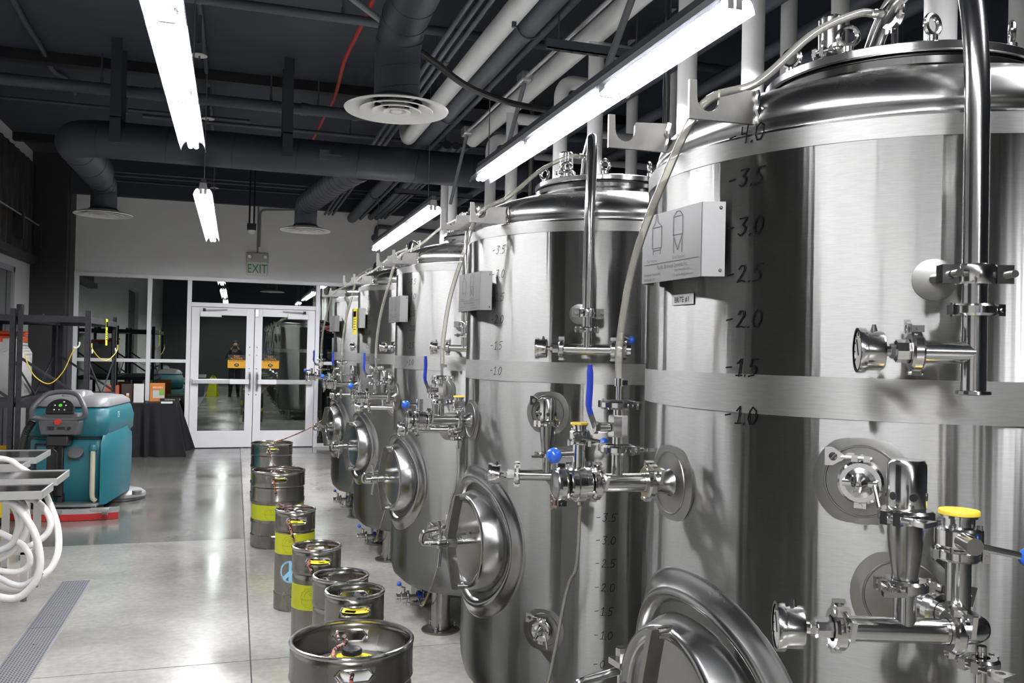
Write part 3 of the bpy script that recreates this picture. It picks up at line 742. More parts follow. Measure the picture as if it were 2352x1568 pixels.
# red sprinkler conduit
P = [atZ(px, py, z) for px, py, z in ((868, -40, 4.1), (848, 20, 4.1), (800, 120, 4.08), (788, 150, 4.06), (768, 225, 4.06), (740, 278, 4.05), (716, 326, 4.05))]
rc = thing('red_conduit', 'red painted conduit running along the ceiling to a white base', 'conduit', P[-1])
o = V(P[-1]); part('conduit_tube', MB().tube(spl([p-o for p in P], 5), .017, 8), RED_PAINT, rc)
part('base_plate', MB().lathe([(0, -.05), (.05, -.05), (.06, -.03), (.02, 0)], n=20), WHITE_ENAM, rc)
# flexible conduit on the ceiling over the rolling door
single('flexible_conduit', MB().tube(spl([atZ(px, py, ZC-.04) for px, py in ((20, -20), (60, 55), (95, 110), (120, 160), (150, 180), (172, 215))], 6), .022, 8), DARK_PIPE, 'dark flexible conduit sagging along the ceiling by the rolling door', 'conduit')
# black cable drooping from the drop duct to the strip light
single('black_cable', MB().tube(spl([atY(px, py, Y) for px, py, Y in ((965, 120, 5.1), (1010, 152, 5.15), (1060, 190, 5.2), (1110, 215, 5.3), (1180, 238, 5.4), (1275, 256, 5.5))], 6), .021, 10), RUBBER, 'black cable sagging from the drop duct to the strip light', 'cable')
single('grey_tube', MB().tube([atZ(px, py, 3.9) for px, py in ((800, -10), (876, 48))], .022, 10), pm('grey strut', (.16, .17, .18, 1), .5), 'grey tube slanting behind the drop duct', 'conduit')
# dome lamp on twin stems
q = atY(578, 517, 12.4)
dl = thing('dome_sensor', 'small black ceiling box with a white dome hanging on twin stems', 'sensor', (q.x, q.y, q.z))
part('box', MB().bx(-.06, .06, -.05, .05, -.07, .02), BLACK, dl, smooth=0, bevel=.004)
part('dome', MB().lathe([(0, -.125), (.03, -.118), (.05, -.10), (.056, -.07)], n=20), WHITE_ENAM, dl)
for dx in (-.03, .03): part('stem', MB().cyl((dx, 0, .02), (dx, 0, ZC-q.z), .012, n=8), BLACK, dl)
q = atY(597, 515, 13.9)
single('wall_conduit', MB().tube(bends([(q.x, D-.03, 3.1), (q.x, D-.03, 3.68), (q.x+.25, D-.03, 3.69), (q.x+.75, D-.35, 3.69)], .1), .016, 8), pm('grey conduit', (.25, .25, .26, 1), .5), 'grey conduit bending over the EXIT sign', 'conduit')
# black pipe elbow on the end wall by the bundle
q = atY(866, 520, D-.08); q2 = atY(858, 545, D-.08)
single('wall_pipe', MB().tube(bends([(q.x-.02, D-.005, q2.z), (q.x-.02, D-.09, q2.z), (q.x, D-.09, q.z), (q.x+1.0, D-.09, q.z-.03)], .05), .035, 12).cyl((q.x-.02, D-.005, q2.z), (q.x-.02, D-.03, q2.z), .06, n=16), DARK_PIPE, 'dark pipe with elbow on the white end wall', 'pipe')
# ================================================================ TANKS
R = .575
def nrm(ph): a = math.radians(ph); return V((math.cos(a), math.sin(a), 0))
def onsurf(ph, z, d=0): return nrm(ph)*(R+d) + V((0, 0, z))
def circ(r, n=16, cx=0, cy=0): return [(cx+r*math.cos(2*PI*k/n), cy+r*math.sin(2*PI*k/n)) for k in range(n)]
def wing_nut(par, p, d, up, s=1.0):
    """flared paddle with a hole on a short rod, pointing along d"""
    d, up = V(d).normalized(), V(up).normalized(); p = V(p)
    u = d; v = up - u*up.dot(u); v.normalize()
    L = 16
    inner = circ(.0075*s, L, .034*s, 0)
    outer = []
    for k in range(L):
        t = 2*PI*k/L; c, s_ = math.cos(t), math.sin(t)
        x = .034*s + .015*s*c; y = .0155*s*s_
        if c < -.3: y *= .62; x -= .004*s
        if c > .3: x = .048*s; y = max(-.0165*s, min(.0165*s, y*1.3))
        outer.append((x, y))
    b = MB().ringplate(outer, inner, p, u, v, .007*s)
    b.cyl(p - d*.012*s, p + d*.021*s, .0045*s, n=8)
    return part('wing_nut', b, CHROME, par)
def clamp(par, c, axis, r=.019, wing=None, w=.019, nut=True, s=1.0):
    c = V(c); a = V(axis).normalized(); ro = r + .0145
    b = MB().lathe([(r+.001, -w/2), (ro-.004, -w/2), (ro, -w/2+.004), (ro, w/2-.004), (ro-.004, w/2), (r+.001, w/2)], c, a, 24)
    wd = V(wing) if wing is not None else V((0, 0, 1))
    wd = wd - a*wd.dot(a)
    if wd.length < 1e-4: wd = V((0, 0, 1)) - a*a.z
    wd.normalize(); t = a.cross(wd)
    for sg in (-1, 1):
        b.box(c + wd*(ro+.003) + t*(sg*.010), (.011, .011, w), Matrix((wd, t, a)).transposed())
    b.box(c - wd*(ro+.001), (.010, .020, w*.8), Matrix((wd, t, a)).transposed())
    b.cyl(c - wd*(ro+.002) - a*(w*.6), c - wd*(ro+.002) + a*(w*.6), .004, n=8)
    b.cyl(c + wd*(ro+.004) - t*.018, c + wd*(ro+.004) + t*.016, .0035, n=8)
    o = part('clamp', b, CHROME, par)
    if nut: wing_nut(par, c + wd*(ro+.004) + t*.012, t, wd, s)
    return o
def gauge(par, c, axis, r=.036):
    c = V(c); a = V(axis).normalized()
    part('gauge_body', MB().lathe([(0, -.032), (r*.86, -.032), (r*.9, -.028), (r*.9, -.004), (r*1.03, -.004), (r*1.05, .002), (r*1.03, .008), (r*.9, .008)], c, a, 32), CHROME, par)
    part('gauge_dial', MB().lathe([(0, .0055), (r*.9, .0055)], c, a, 28), GAUGE_FACE, par)
    u, v, _ = frame(a)
    b = MB().bar(c + a*.0065 - u*.008 - v*.004, c + a*.0065 + u*.018 + v*.012, .0022, .001)
    for k in range(9):
        t = -2.2 + k*.55; d = u*math.cos(t) + v*math.sin(t); b.bar(c + a*.0062 + d*r*.66, c + a*.0062 + d*r*.82, .0016, .0006)
    part('gauge_needle', b, INK, par)
    part('gauge_stem', MB().cyl(c - a*.055, c - a*.032, .009, n=10).cyl(c - a*.050, c - a*.043, .012, n=6), CHROME, par)
    part('fill_plug', MB().cyl(c - a*.018 + V((0, 0, r*.88)), c - a*.018 + V((0, 0, r*.88+.011)), .006, .003, n=10), BLACK, par)
def ball_lever(par, p0, p1, rb=.0150, rr=.0055):
    p0, p1 = V(p0), V(p1)
    part('lever', MB().cyl(p0, p1, rr, n=10), STEEL_TUBE, par)
    part('ball_knob', MB().sphere(p1, rb, 18, 12), BLUE, par)
def pad(par, ph, z, r, name='weld_pad'):
    n = nrm(ph); c = onsurf(ph, z)
    o = part(name, MB().lathe([(r, -.05), (r, -.008*0+.0015 - r*r/(2*R)*.55), (r*.74, .003), (0, .004)], c, n, 40), STEEL_PAD, par)
    part('weld_bead', MB().torus(c + n*.003, n, r*.74, .0022, 36, 6), STEEL_ROUGH, o)
    return o
# strokes of the hand-lettered volume marks, unit height 1
GL = {'0': [[(.30, .98), (.08, .75), (.03, .35), (.18, .03), (.40, .06), (.56, .42), (.52, .82), (.30, .98)]],
      '1': [[(.05, .72), (.30, .98), (.26, .5), (.22, .02)], [(.02, .02), (.45, .03)]],
      '2': [[(.06, .74), (.18, .96), (.40, .92), (.44, .68), (.25, .35), (.02, .03), (.30, .08), (.58, .02)]],
      '3': [[(.05, .95), (.52, .97), (.24, .60), (.45, .45), (.42, .15), (.20, .0), (.0, .10)]],
      '4': [[(.10, .96), (.08, .55), (.48, .50)], [(.50, 1.0), (.44, .0)]],
      '5': [[(.62, .98), (.16, .96), (.10, .56), (.36, .60), (.50, .35), (.40, .08), (.05, .02)]],
      '.': [[(.08, .0), (.12, .06)]], '-': [[(0, .45), (.42, .50)]]}
ADV = {'.': .30, '-': .75, '1': .55}
def marks(par, items, ph, size, seed, w=.0022, slant=.12):
    rr = random.Random(seed); kx = 180/PI/R
    for (txt, z) in items:
        b = MB(); x = 0
        z += rr.uniform(-.004, .004)
        for ch in txt:
            for st in GL[ch]:
                P = [((x + (a + slant*bb)*size*.95 + rr.uniform(-.02, .02)*size), (bb-.5 + rr.uniform(-.02, .02))*size) for a, bb in st]
                for (a0, b0), (a1, b1) in zip(P[:-1], P[1:]):
                    L = math.hypot(a1-a0, b1-b0) or 1e-6; nx, ny = -(b1-b0)/L*w/2, (a1-a0)/L*w/2
                    ex, ey = (a1-a0)/L*w*.4, (b1-b0)/L*w*.4
                    q = [(a0-nx-ex, b0-ny-ey), (a0+nx-ex, b0+ny-ey), (a1+nx+ex, b1+ny+ey), (a1-nx+ex, b1-ny+ey)]
                    b.add([nrm(ph + aa*kx)*(R+.0022) + V((0, 0, z+bb)) for aa, bb in q], [(0, 1, 2, 3)])
            x += ADV.get(ch, .72)*size
        part('volume_mark', b, INK, par, 'hand written volume mark '+txt.strip('-'), smooth=0)

def build_tank(variant):
    t = link(bpy.data.objects.new('brite_tank', None)); t.empty_display_size = .1
    zb_ = 2.014 if variant == 1 else 2.042     # hook brackets
    zo = -.042 if variant == 1 else .006      # height of the shoulder and all above it
    # ---- shell
    part('shell', MB().lathe([(0, .20), (.44, .203), (.515, .222), (.556, .262), (.572, .32), (R, .36), (R, 2.028+zo), (.572, 2.034+zo), (.553, 2.036+zo)], n=112), STEEL, t, smooth=40)
    for z0, z1 in ((1.452, 1.527), (1.992+zo, 2.029+zo)):
        part('polished_band', MB().lathe([(R-.001, z0), (R+.0010, z0), (R+.0010, z1), (R-.001, z1)], n=112), STEEL_BAND, t, smooth=40)
    zl = zo - .018
    part('dome', MB().lathe([(r_, z_+zl+.018*(z_ < 2.06)) for r_, z_ in [(.556, 2.034), (.550, 2.044), (.556, 2.055), (.558, 2.082), (.548, 2.112), (.522, 2.139), (.475, 2.163), (.41, 2.184), (.34, 2.197), (.28, 2.204)]], n=96), STEEL_DISH, t, smooth=60)
    n0_ = len(bpy.data.objects); before_ = set(bpy.data.objects)
    lid = part('top_flange', MB().lathe([(.268, 2.19), (.272, 2.222), (.298, 2.224), (.300, 2.238), (.296, 2.241)], n=72), STEEL_TUBE, t)
    part('gasket', MB().lathe([(.288, 2.241), (.288, 2.249)], n=64), BLACK, lid)
    part('lid_plate', MB().lathe([(.296, 2.249), (.300, 2.252), (.300, 2.267), (.294, 2.271), (.2, 2.276), (0, 2.282)], n=72), STEEL_TUBE, lid)
    for ph in (-150, -115, -75, 175, 60, 10):
        c = nrm(ph)*.27 + V((0, 0, 2.273)); tn = V((-nrm(ph).y, nrm(ph).x, 0))
        part('eye_bolt', MB().cyl(c, c + V((0, 0, .014)), .011, n=12).torus(c + V((0, 0, .037)), tn*.6 + nrm(ph)*.8, .020, .006, 20, 8), CHROME, lid)
    lug = nrm(-62)
    part('lid_lug', MB().prism([(-.035, -.03), (.035, -.03), (.016, .05), (0, .058), (-.016, .05)], lug*.315 + V((0, 0, 2.24)), V((-lug.y, lug.x, 0)), V((lug.x*.3, lug.y*.3, 1)).normalized(), .01), STEEL_ROUGH, lid)
    # relief valve on the lid
    c = V((-.19, -.015, 2.276))
    pv = part('lid_relief_valve', MB().cyl(c, c+V((0, 0, .03)), .022, n=20).lathe([(.024, .035), (.029, .037), (.029, .118), (.024, .124), (0, .124)], c, (0, 0, 1), 28), CHROME, t)
    clamp(pv, c + V((0, 0, .035)), (0, 0, 1), .026, (-1, -.3, 0))
    for k in range(6):
        d = nrm(k*60+15); part('vent_hole', MB().cyl(c + d*.0285 + V((0, 0, .062)), c + d*.0297 + V((0, 0, .062)), .006, n=10), BLACK, pv)
    part('lid_nozzle', MB().cyl((-.12, -.05, 2.26), (-.12, -.05, 2.30), .024, n=20), STEEL_TUBE, t)
    for ob_ in set(bpy.data.objects) - before_:
        ob_.data.transform(Matrix.Translation((0, 0, zl)))
    # ---- cleaning pipe over the top and down the face
    cx, cy = -.318, -.585
    end = 1.51 if variant == 1 else 1.575
    P = bends([(cx, cy, end), (cx, cy, 2.07), (cx+.045, cy+.09, 2.355+zl), (-.155, -.16, 2.375+zl), (-.12, -.05, 2.29+zl)], [.10, .09, .11], 8)
    cip = part('cleaning_pipe', MB().tube(P, .019, 18), STEEL_TUBE, t, smooth=50)
    pc = onsurf(-122.5, 1.70); part('standoff_pad', MB().lathe([(.036, -.02), (.036, .0015), (.030, .003), (0, .003)], pc, nrm(-122.5), 32), STEEL_PAD, cip)
    part('standoff_rod', MB().cyl(pc, (cx, cy+.02, 1.70), .010, n=12), STEEL_TUBE, cip)
    b = MB().lathe([(.0195, -.016), (.029, -.016), (.031, -.012), (.031, .012), (.029, .016), (.0195, .016)], (cx, cy, 1.70), (0, 0, 1), 24)
    for sg in (-1, 1): b.box((cx + sg*.042*.94, cy - sg*.042*.34, 1.70), (.026, .026, .03), Matrix.Rotation(-.35, 3, 'Z'))
    part('pipe_bracket', b, CHROME, cip)
    for sg in (-1, 1): part('bracket_bolt', MB().cyl((cx + sg*.042, cy - .014 - sg*.012, 1.70), (cx + sg*.042 - .004, cy - .030 - sg*.012, 1.70), .006, n=10), STEEL_ROUGH, cip)
    clamp(cip, (cx, cy, 1.643), (0, 0, 1), .019, (1, -.25, 0) if variant == 1 else (-.9, .2, 0))
    dl = V((-.90, .43, 0)).normalized(); zt = 1.575
    part('tee_branch', MB().tube([V((cx, cy, zt)), V((cx, cy, zt)) + dl*.082], .019, 18), STEEL_TUBE, cip, smooth=50)
    clamp(cip, V((cx, cy, zt)) + dl*.088, dl, .019, (0, 0, 1))
    part('gauge_adapter', MB().cyl(V((cx, cy, zt)) + dl*.095, V((cx, cy, zt)) + dl*.118, .019, n=8), CHROME, cip)
    gauge(cip, V((cx, cy, zt)) + dl*.170, dl)
    if variant == 1:
        part('end_ferrule', MB().lathe([(.019, 0), (.026, -.001), (.0265, -.006), (.019, -.008), (.017, -.004)], (cx, cy, 1.514), (0, 0, 1), 28), STEEL_TUBE, cip)
    else:
        o = V((cx, cy, zt))
        part('tee_branch', MB().tube([o, o - dl*.085], .019, 18), STEEL_TUBE, cip, smooth=50)
        clamp(cip, o - dl*.09, dl, .019, (0, 0, 1))
        part('butterfly_valve', MB().lathe([(0, 0), (.034, 0), (.036, .006), (.036, .03), (.034, .036), (.022, .036), (.022, .05), (0, .05)], o - dl*.10, -dl, 26), CHROME, cip)
        part('valve_stem', MB().cyl(o - dl*.118 + V((0, 0, .03)), o - dl*.118 + V((0, 0, .06)), .009, n=12), CHROME, cip)
        ball_lever(cip, o - dl*.118 + V((0, 0, .05)), o - dl*.145 + V((.03, .05, .035)))
    # ---- upper sample pad with cock
    for (z, s_) in ((1.345, 1), (.565, .95)):
        pd = pad(t, -133.5, z, .084*s_, 'sample_pad')
        n = nrm(-133.5); c = onsurf(-133.5, z); tl = V((n.y, -n.x, 0))
        part('sample_cock', MB().lathe([(0, .06), (.006, .058), (.012, .045), (.018, .03), (.026, .026), (.026, .014), (.018, .01), (.018, 0)], c, n, 24).cyl(c + n*.045, c + n*.075 - V((0, 0, .014)), .006, n=10).cyl(c + n*.035 - tl*.028, c + n*.035 + tl*.028, .0055, n=10), CHROME, pd)
        clamp(pd, c + n*.019, n, .024, (0, 0, 1), .014)
        part('cock_lever', MB().cyl(c + n*.040 - tl*.024, c + n*.045 - tl*.036 - V((0, 0, .05)), .0032, n=8), CHROME, pd)
    # ---- arm with sight valve, pointing away from the row
    pa = pad(t, -178, 1.287, .090, 'arm_pad')
    az, ay = 1.287, -.012
    part('nozzle', MB().lathe([(.034, -.004), (.025, .010), (.0215, .03), (.0215, .045)], (-R, ay-.01, az), (-1, 0, 0), 24), STEEL_DISH, pa)
    arm = part('outlet_arm', MB().tube([(-R-.045, ay, az), (-.737, ay, az)], .0205, 18).tube([(-.695, ay, az), (-.695, ay, az+.062)], .0125, 16), STEEL_TUBE, t, smooth=50)
    clamp(arm, (-.622, ay, az), (1, 0, 0), .0205, (-.1, -.3, 1))
    clamp(arm, (-.744, ay, az), (1, 0, 0), .0205, (-.1, -.5, 1))
    clamp(arm, (-.695, ay, az+.072), (0, 0, 1), .0125+.012, (.6, -1, 0), .018)
    part('ball_valve', MB().cyl((-.695, ay, az+.08), (-.695, ay, az+.10), .012, n=14).lathe([(0, 0), (.021, 0), (.022, .004), (.022, .042), (.021, .046), (0, .046)], (-.695, ay, az+.098), (0, 0, 1), 8).cyl((-.695, ay, az+.14), (-.695, ay, az+.158), .011, n=14).cyl((-.717, ay, az+.118), (-.742, ay-.005, az+.118), .011, n=14).cyl((-.742, ay-.005, az+.118), (-.752, ay-.006, az+.118), .013, n=6), CHROME, arm)
    clamp(arm, (-.695, ay, az+.166), (0, 0, 1), .0125+.012, (.7, -1, 0), .018, nut=False)
    part('hose_barb', MB().cyl((-.695, ay, az+.17), (-.695, ay, az+.205), .006, n=12).cyl((-.695, ay, az+.205), (-.695, ay, az+.222), .0095, n=12).box((-.684, ay-.004, az+.213), (.012, .008, .01)), CHROME, arm)
    part('lever_arm', MB().bar((-.748, ay-.005, az+.118), (-.762, ay-.008, az+.150), .012, .003), STEEL_TUBE, arm)
    part('lever_grip', MB().tube(spl([(-.760, ay-.008, az+.146), (-.765, ay-.009, az+.165), (-.763, ay-.008, az+.21), (-.764, ay-.008, az+.25)], 5), [.0062]*5 + [.0072]*9 + [.0058]*2, 10), BLUE_GRIP, arm, 'blue vinyl lever grip')
    part('butterfly_valve', MB().lathe([(0, 0), (.030, 0), (.034, .004), (.034, .014), (.038, .016), (.038, .032), (.034, .034), (.034, .044), (.030, .048), (0, .048)], (-.756, ay, az), (-1, 0, 0), 30), CHROME, arm)
    for k in range(4):
        a = k*PI/2+.5; part('valve_bolt', MB().cyl((-.752, ay+.03*math.cos(a), az+.03*math.sin(a)), (-.808, ay+.03*math.cos(a), az+.03*math.sin(a)), .0045, n=8), CHROME, arm)
    part('valve_stem', MB().cyl((-.782, ay, az+.03), (-.782, ay, az+.082), .0135, n=18), CHROME, arm)
    ball_lever(arm, (-.782, ay, az+.062), (-.838, ay-.004, az+.060), .0165)
    clamp(arm, (-.822, ay, az), (1, 0, 0), .022, (0, -.1, -1), .018)
    part('end_cap', MB().lathe([(0, .006), (.02, .006), (.028, .002), (.028, -.003)], (-.832, ay, az), (-1, 0, 0), 24), STEEL_DISH, arm)
    # ---- sight tube from arm up through the bracket to the lid
    T_ = spl([(-.695, ay, az+.21), (-.693, ay, 1.60), (-.680, -.05, 1.76), (-.655, -.13, 1.91), (-.615, -.215, zb_+.032), (-.50, -.22, 2.16+zl), (-.36, -.19, 2.28+zl), (-.24, -.17, 2.345+zl), (-.185, -.168, 2.352+zl)], 8)
    part('sight_tube', MB().tube(T_, .0085, 12), TUBE_CLEAR, t, 'clear vinyl sight tube', smooth=60)
    tb = part('tube_fitting', MB().cyl((-.187, -.168, 2.352+zl), (-.158, -.166, 2.357+zl), .005, n=10).cyl((-.192, -.168, 2.352+zl), (-.178, -.168, 2.353+zl), .0105, n=10), CHROME, t)
    clamp(tb, (-.150, -.166, 2.36+zl), (1, 0, .1), .022, (0, -.2, 1), .014)
    # ---- relief tree
    tx, ty, tz = -.468, -.617, 1.15
    dr_ = V((.955, -.295, 0)).normalized(); T0 = V((tx, ty, tz)); E0 = T0 + dr_*.135; W0 = V((E0.x, -math.sqrt(R*R-E0.x**2)+.01, tz))
    bk_ = (W0-E0).normalized(); VV = E0 + bk_*.075; vx, vy = VV.x, VV.y; DB = E0 - dr_*.02
    tree = part('relief_tree', MB().tube(bends([T0-dr_*.095, E0, W0], .06, 8), .019, 18).tube([T0, T0+V((0, 0, .06))], .0165, 16).tube([VV, VV+V((0, 0, .095))], .019, 16), STEEL_TUBE, t, smooth=50)
    pad(t, math.degrees(math.atan2(W0.y, W0.x)), tz, .085, 'tree_pad')
    clamp(tree, E0 - dr_*.062, dr_, .019, (0, -.2, 1))
    clamp(tree, E0 + bk_*.115, bk_, .019, (.3, 0, 1))
    clamp(tree, T0 - dr_*.100, dr_, .019, (0, -.4, 1))
    part('gauge_adapter', MB().cyl(T0 - dr_*.108, T0 - dr_*.133, .0165, n=8), CHROME, tree)
    gauge(tree, T0 - dr_*.186, -dr_ + V((0, .10, 0)))
    clamp(tree, (tx, ty, tz+.068), (0, 0, 1), .019, (-.95, .3, 0))
    part('relief_cone', MB().lathe([(.019, .078), (.0195, .09), (.024, .12), (.0265, .145), (.0265, .168)], (tx, ty, tz), (0, 0, 1), 26), STEEL_DISH, tree)
    clamp(tree, (tx, ty, tz+.174), (0, 0, 1), .0265, (-.9, -.4, 0), .02)
    cap = part('relief_cap', MB().lathe([(.0275, .184), (.0285, .187), (.0285, .252), (.0245, .259), (0, .259)], (tx, ty, tz), (0, 0, 1), 32), CHROME, tree)
    for k in range(6):
        d = nrm(k*60-110); q = V((tx, ty, tz+.205)); part('cap_hole', MB().cyl(q + d*.028, q + d*.0292, .0062, n=12), BLACK, tree)
    clamp(tree, (vx, vy, tz+.102), (0, 0, 1), .019, (1, -.5, 0))
    part('valve_body', MB().lathe([(.019, .112), (.033, .114), (.036, .118), (.036, .142), (.033, .146), (.0235, .148), (.0235, .160), (.028, .161), (.028, .165)], (vx, vy, tz), (0, 0, 1), 30), CHROME, tree)
    for k in range(4):
        d = nrm(k*90+30)*.031; part('valve_bolt', MB().cyl((vx+d.x, vy+d.y, tz+.108), (vx+d.x, vy+d.y, tz+.152), .0042, n=8), CHROME, tree)
    part('yellow_cap', MB().lathe([(0, .173), (.030, .173), (.031, .171), (.031, .166), (0, .166)], (vx, vy, tz), (0, 0, 1), 28), YELLOW, tree, 'yellow plastic cap')
    part('valve_boss', MB().cyl((vx-.02, vy-.03, tz+.130), (vx-.028, vy-.064, tz+.128), .0135, n=20), CHROME, tree)
    ball_lever(tree, (vx-.022, vy-.058, tz+.128), (vx+.058, vy-.078, tz+.112), .0150, .0058)
    clamp(tree, (DB.x, DB.y, tz-.045), (0, 0, 1), .012, (-1, -.3, 0), .016)
    part('drain_barb', MB().cyl((DB.x, DB.y, tz-.02), (DB.x, DB.y, tz-.085), .008, n=12).cyl((DB.x, DB.y, tz-.082), (DB.x, DB.y, tz-.097), .010, n=12), CHROME, tree)
    # tube from the tree drain down to the bottom outlet
    q = [(DB.x, DB.y, tz-.09), (DB.x-.01, DB.y, tz-.3), (-.385, ty+.01, .75), (-.43, ty+.06, .42), (-.455, ty+.22, .20), (-.44, -.20, .118), (-.425, -.09, .135)]
    S = spl(q, 8); k = len(S)*3//5
    dt = part('drain_tube', MB().tube(S[:k+1], .0058, 10), TUBE_CLEAR, t, 'thin clear drain tube', smooth=60)
    part('tube_lower_end', MB().tube(S[k:], .0060, 10), TUBE_YELLOW, dt, smooth=60)
    # ---- manway
    PM = -170.5
    A = nrm(PM); S_ = V((-A.y, A.x, 0)); mz = .825; o = onsurf(PM, mz)
    nn_ = 64; rings = []
    for (rho, h) in ((.296, -.004), (.289, .002), (.282, .004), (.262, .007), (.252, .018), (.243, .022), (.233, .019), (.222, .004), (.207, -.022), (.200, -.06)):
        rings.append([nrm(PM + math.degrees(rho*math.cos(2*PI*k/nn_)/R))*(R+h) + V((0, 0, mz + rho*math.sin(2*PI*k/nn_))) for k in range(nn_)])
    mw = part('manway_collar', MB().loft(rings, cap=False), STEEL_DISH, t, smooth=70)
    dr = part('manway_door', MB().lathe([(.200, -.10), (.203, -.03), (.202, -.012), (.196, .002), (.180, .044), (.174, .052), (.166, .054), (.158, .050), (.150, .036), (.11, .030), (0, .026)], o, A, 64), STEEL_DISH, t, smooth=45)
    part('door_ring', MB().torus(o + A*.040, A, .154, .006, 48, 8), STEEL_TUBE, dr)
    Z = V((0, 0, 1)); bc = o + A*.104
    bp = [(-.180, -.028), (-.10, -.012), (-.03, .0), (.03, .0), (.10, -.012), (.180, -.028)]
    poly = [(a, b+.016) for a, b in bp] + [(a, b-.020) for a, b in bp[::-1]]
    part('cross_bar', MB().prism(poly, bc, Z, A, .016), STEEL_ROUGH, dr, smooth=0)
    for sg in (-1, 1):
        part('bar_pin', MB().cyl(o + A*.040 + Z*(sg*.170), o + A*.076 + Z*(sg*.170), .0135, n=16).cyl(o + A*.040 + Z*(sg*.170) - S_*.0, o + A*.086 + Z*(sg*.170), .008, n=12), STEEL_TUBE, dr)
    part('screw_spindle', MB().cyl(o + A*.026, bc + A*.085, .0095, n=14).cyl(bc - A*.020, bc + A*.016, .022, n=22).cyl(bc + A*.022, bc + A*.054, .019, n=22), STEEL_TUBE, dr)
    hc = bc + A*.038
    for dz, ds in ((.95, .18), (-.93, .25), (.05, -1.0)):
        d = (Z*dz + S_*ds + A*.20).normalized(); part('spoke', MB().cyl(hc + d*.012, hc + d*.090, .0058, n=10), STEEL_TUBE, dr)
    part('swing_latch', MB().box(o + A*.062 - S_*.012 + Z*.028, (.05, .016, .010), Matrix((A, S_, Z)).transposed()).cyl(o + A*.05 + S_*.004, o + A*.075 - S_*.012 + Z*.026, .007, n=10), CHROME, dr)
    # hinge on the side away from the neighbour in front
    hs = -S_ if S_.y < 0 else S_
    hp = o + A*.018 + hs*.212
    part('hinge_lug', MB().box(hp + Z*.035, (.05, .05, .014), Matrix((A, S_, Z)).transposed()), STEEL_TUBE, dr)
    part('hinge_lug', MB().box(hp - Z*.035, (.05, .05, .014), Matrix((A, S_, Z)).transposed()), STEEL_TUBE, dr)
    part('hinge_bolt', MB().cyl(hp + hs*.012 - Z*.06, hp + hs*.012 + Z*.058, .008, n=12).cyl(hp + hs*.012 + Z*.042, hp + hs*.012 + Z*.064, .013, n=6), CHROME, dr)
    part('hinge_loop', MB().tube(bends([hp + hs*.012 + Z*.012, hp + A*.02 + hs*.012 + Z*.01, hp + A*.115 + hs*.012, hp + A*.12 + hs*.02 - Z*.05, hp + hs*.015 - Z*.055], .02, 5), .0095, 12), STEEL_TUBE, dr)
    # ---- legs
    for a in (-140, -40, 40, 140):
        c = nrm(a)*.45
        lg = part('leg', MB().cyl((c.x, c.y, .012), (c.x, c.y, .25), .052, n=24), STEEL_DISH, t)
        part('foot_plate', MB().cyl((c.x, c.y, 0), (c.x, c.y, .008), .105, n=32), STEEL_ROUGH, lg)
        part('leveller', MB().cyl((c.x, c.y, .008), (c.x, c.y, .03), .036, n=16), BLACK, lg)
        for k in range(3):
            d = nrm(a+k*120+20)*.08; part('anchor_bolt', MB().cyl((c.x+d.x, c.y+d.y, .008), (c.x+d.x, c.y+d.y, .026), .009, n=6).cyl((c.x+d.x, c.y+d.y, .02), (c.x+d.x, c.y+d.y, .038), .005, n=8), STEEL_TUBE, lg)
    # ---- bottom outlet with valve
    oy, oz = -.07, .128
    ou = part('bottom_outlet', MB().tube(bends([(0, 0, .21), (0, oy*.4, oz), (-.2, oy, oz), (-.50, oy, oz)], .06, 6), .0185, 16), STEEL_TUBE, t, smooth=50)
    clamp(ou, (-.40, oy, oz), (1, 0, 0), .021, (0, -.3, 1), .02)
    part('band_clip', MB().lathe([(.031, -.011), (.037, -.010), (.037, .010), (.031, .011)], (-.425, oy, oz), (1, 0, 0), 20), BLUE_GRIP, ou, 'blue clip')
    part('tee_drop', MB().tube([(-.425, oy, oz), (-.425, oy-.04, oz-.005)], .012, 12), STEEL_TUBE, ou)
    part('outlet_valve', MB().lathe([(.02, 0), (.031, .002), (.034, .006), (.034, .034), (.031, .038), (.024, .040), (.024, .056), (.029, .058), (.029, .063), (0, .063)], (-.495, oy, oz), (-1, 0, 0), 26), CHROME, ou)
    clamp(ou, (-.488, oy, oz), (1, 0, 0), .019, (0, -.4, -1), .016)
    part('valve_stem', MB().cyl((-.515, oy, oz+.03), (-.515, oy, oz+.062), .011, n=14), CHROME, ou)
    ball_lever(ou, (-.515, oy, oz+.055), (-.545, oy-.02, oz+.088), .0135, .005)
    # ---- hook brackets on the shoulder
    zb_ = 2.014 if variant == 1 else 2.042
    for yy, z in ((-.225, zb_), (.095, zb_+.012)):
        x0 = -math.sqrt(.56**2 - yy*yy)
        arc = [(-.108 - .0 + .022*math.cos(PI + PI*k/8)*1.0, .044 + .026*math.sin(PI + PI*k/8)) for k in range(9)]
        poly = [(0.01, 0), (.012, .066), (-.07, .062)] + [(-.073, .055)] + [(-.097 + .024*math.cos(-PI*k/8), .042 - .026*math.sin(PI*k/8)) for k in range(9)] + [(-.122, .075), (-.137, .075), (-.137, 0)]
        bk = part('hook_bracket', MB().prism(poly[::-1], (x0, yy, z), (1, 0, 0), (0, 0, 1), .008), pm('bracket stainless', (.20, .196, .184, 1), .4, metal=1, noise=.15, nscale=20), t, smooth=0)
        part('weld_bead', MB().tube([(x0+.008 + rnd.uniform(-.003, .003), yy-.005, z + .066*k/8) for k in range(9)], .006, 7), STEEL_TUBE, bk)
    # ---- name plate box
    A2 = nrm(-174.5); S2 = V((-A2.y, A2.x, 0)); c = onsurf(-174.5, 1.792, .030)
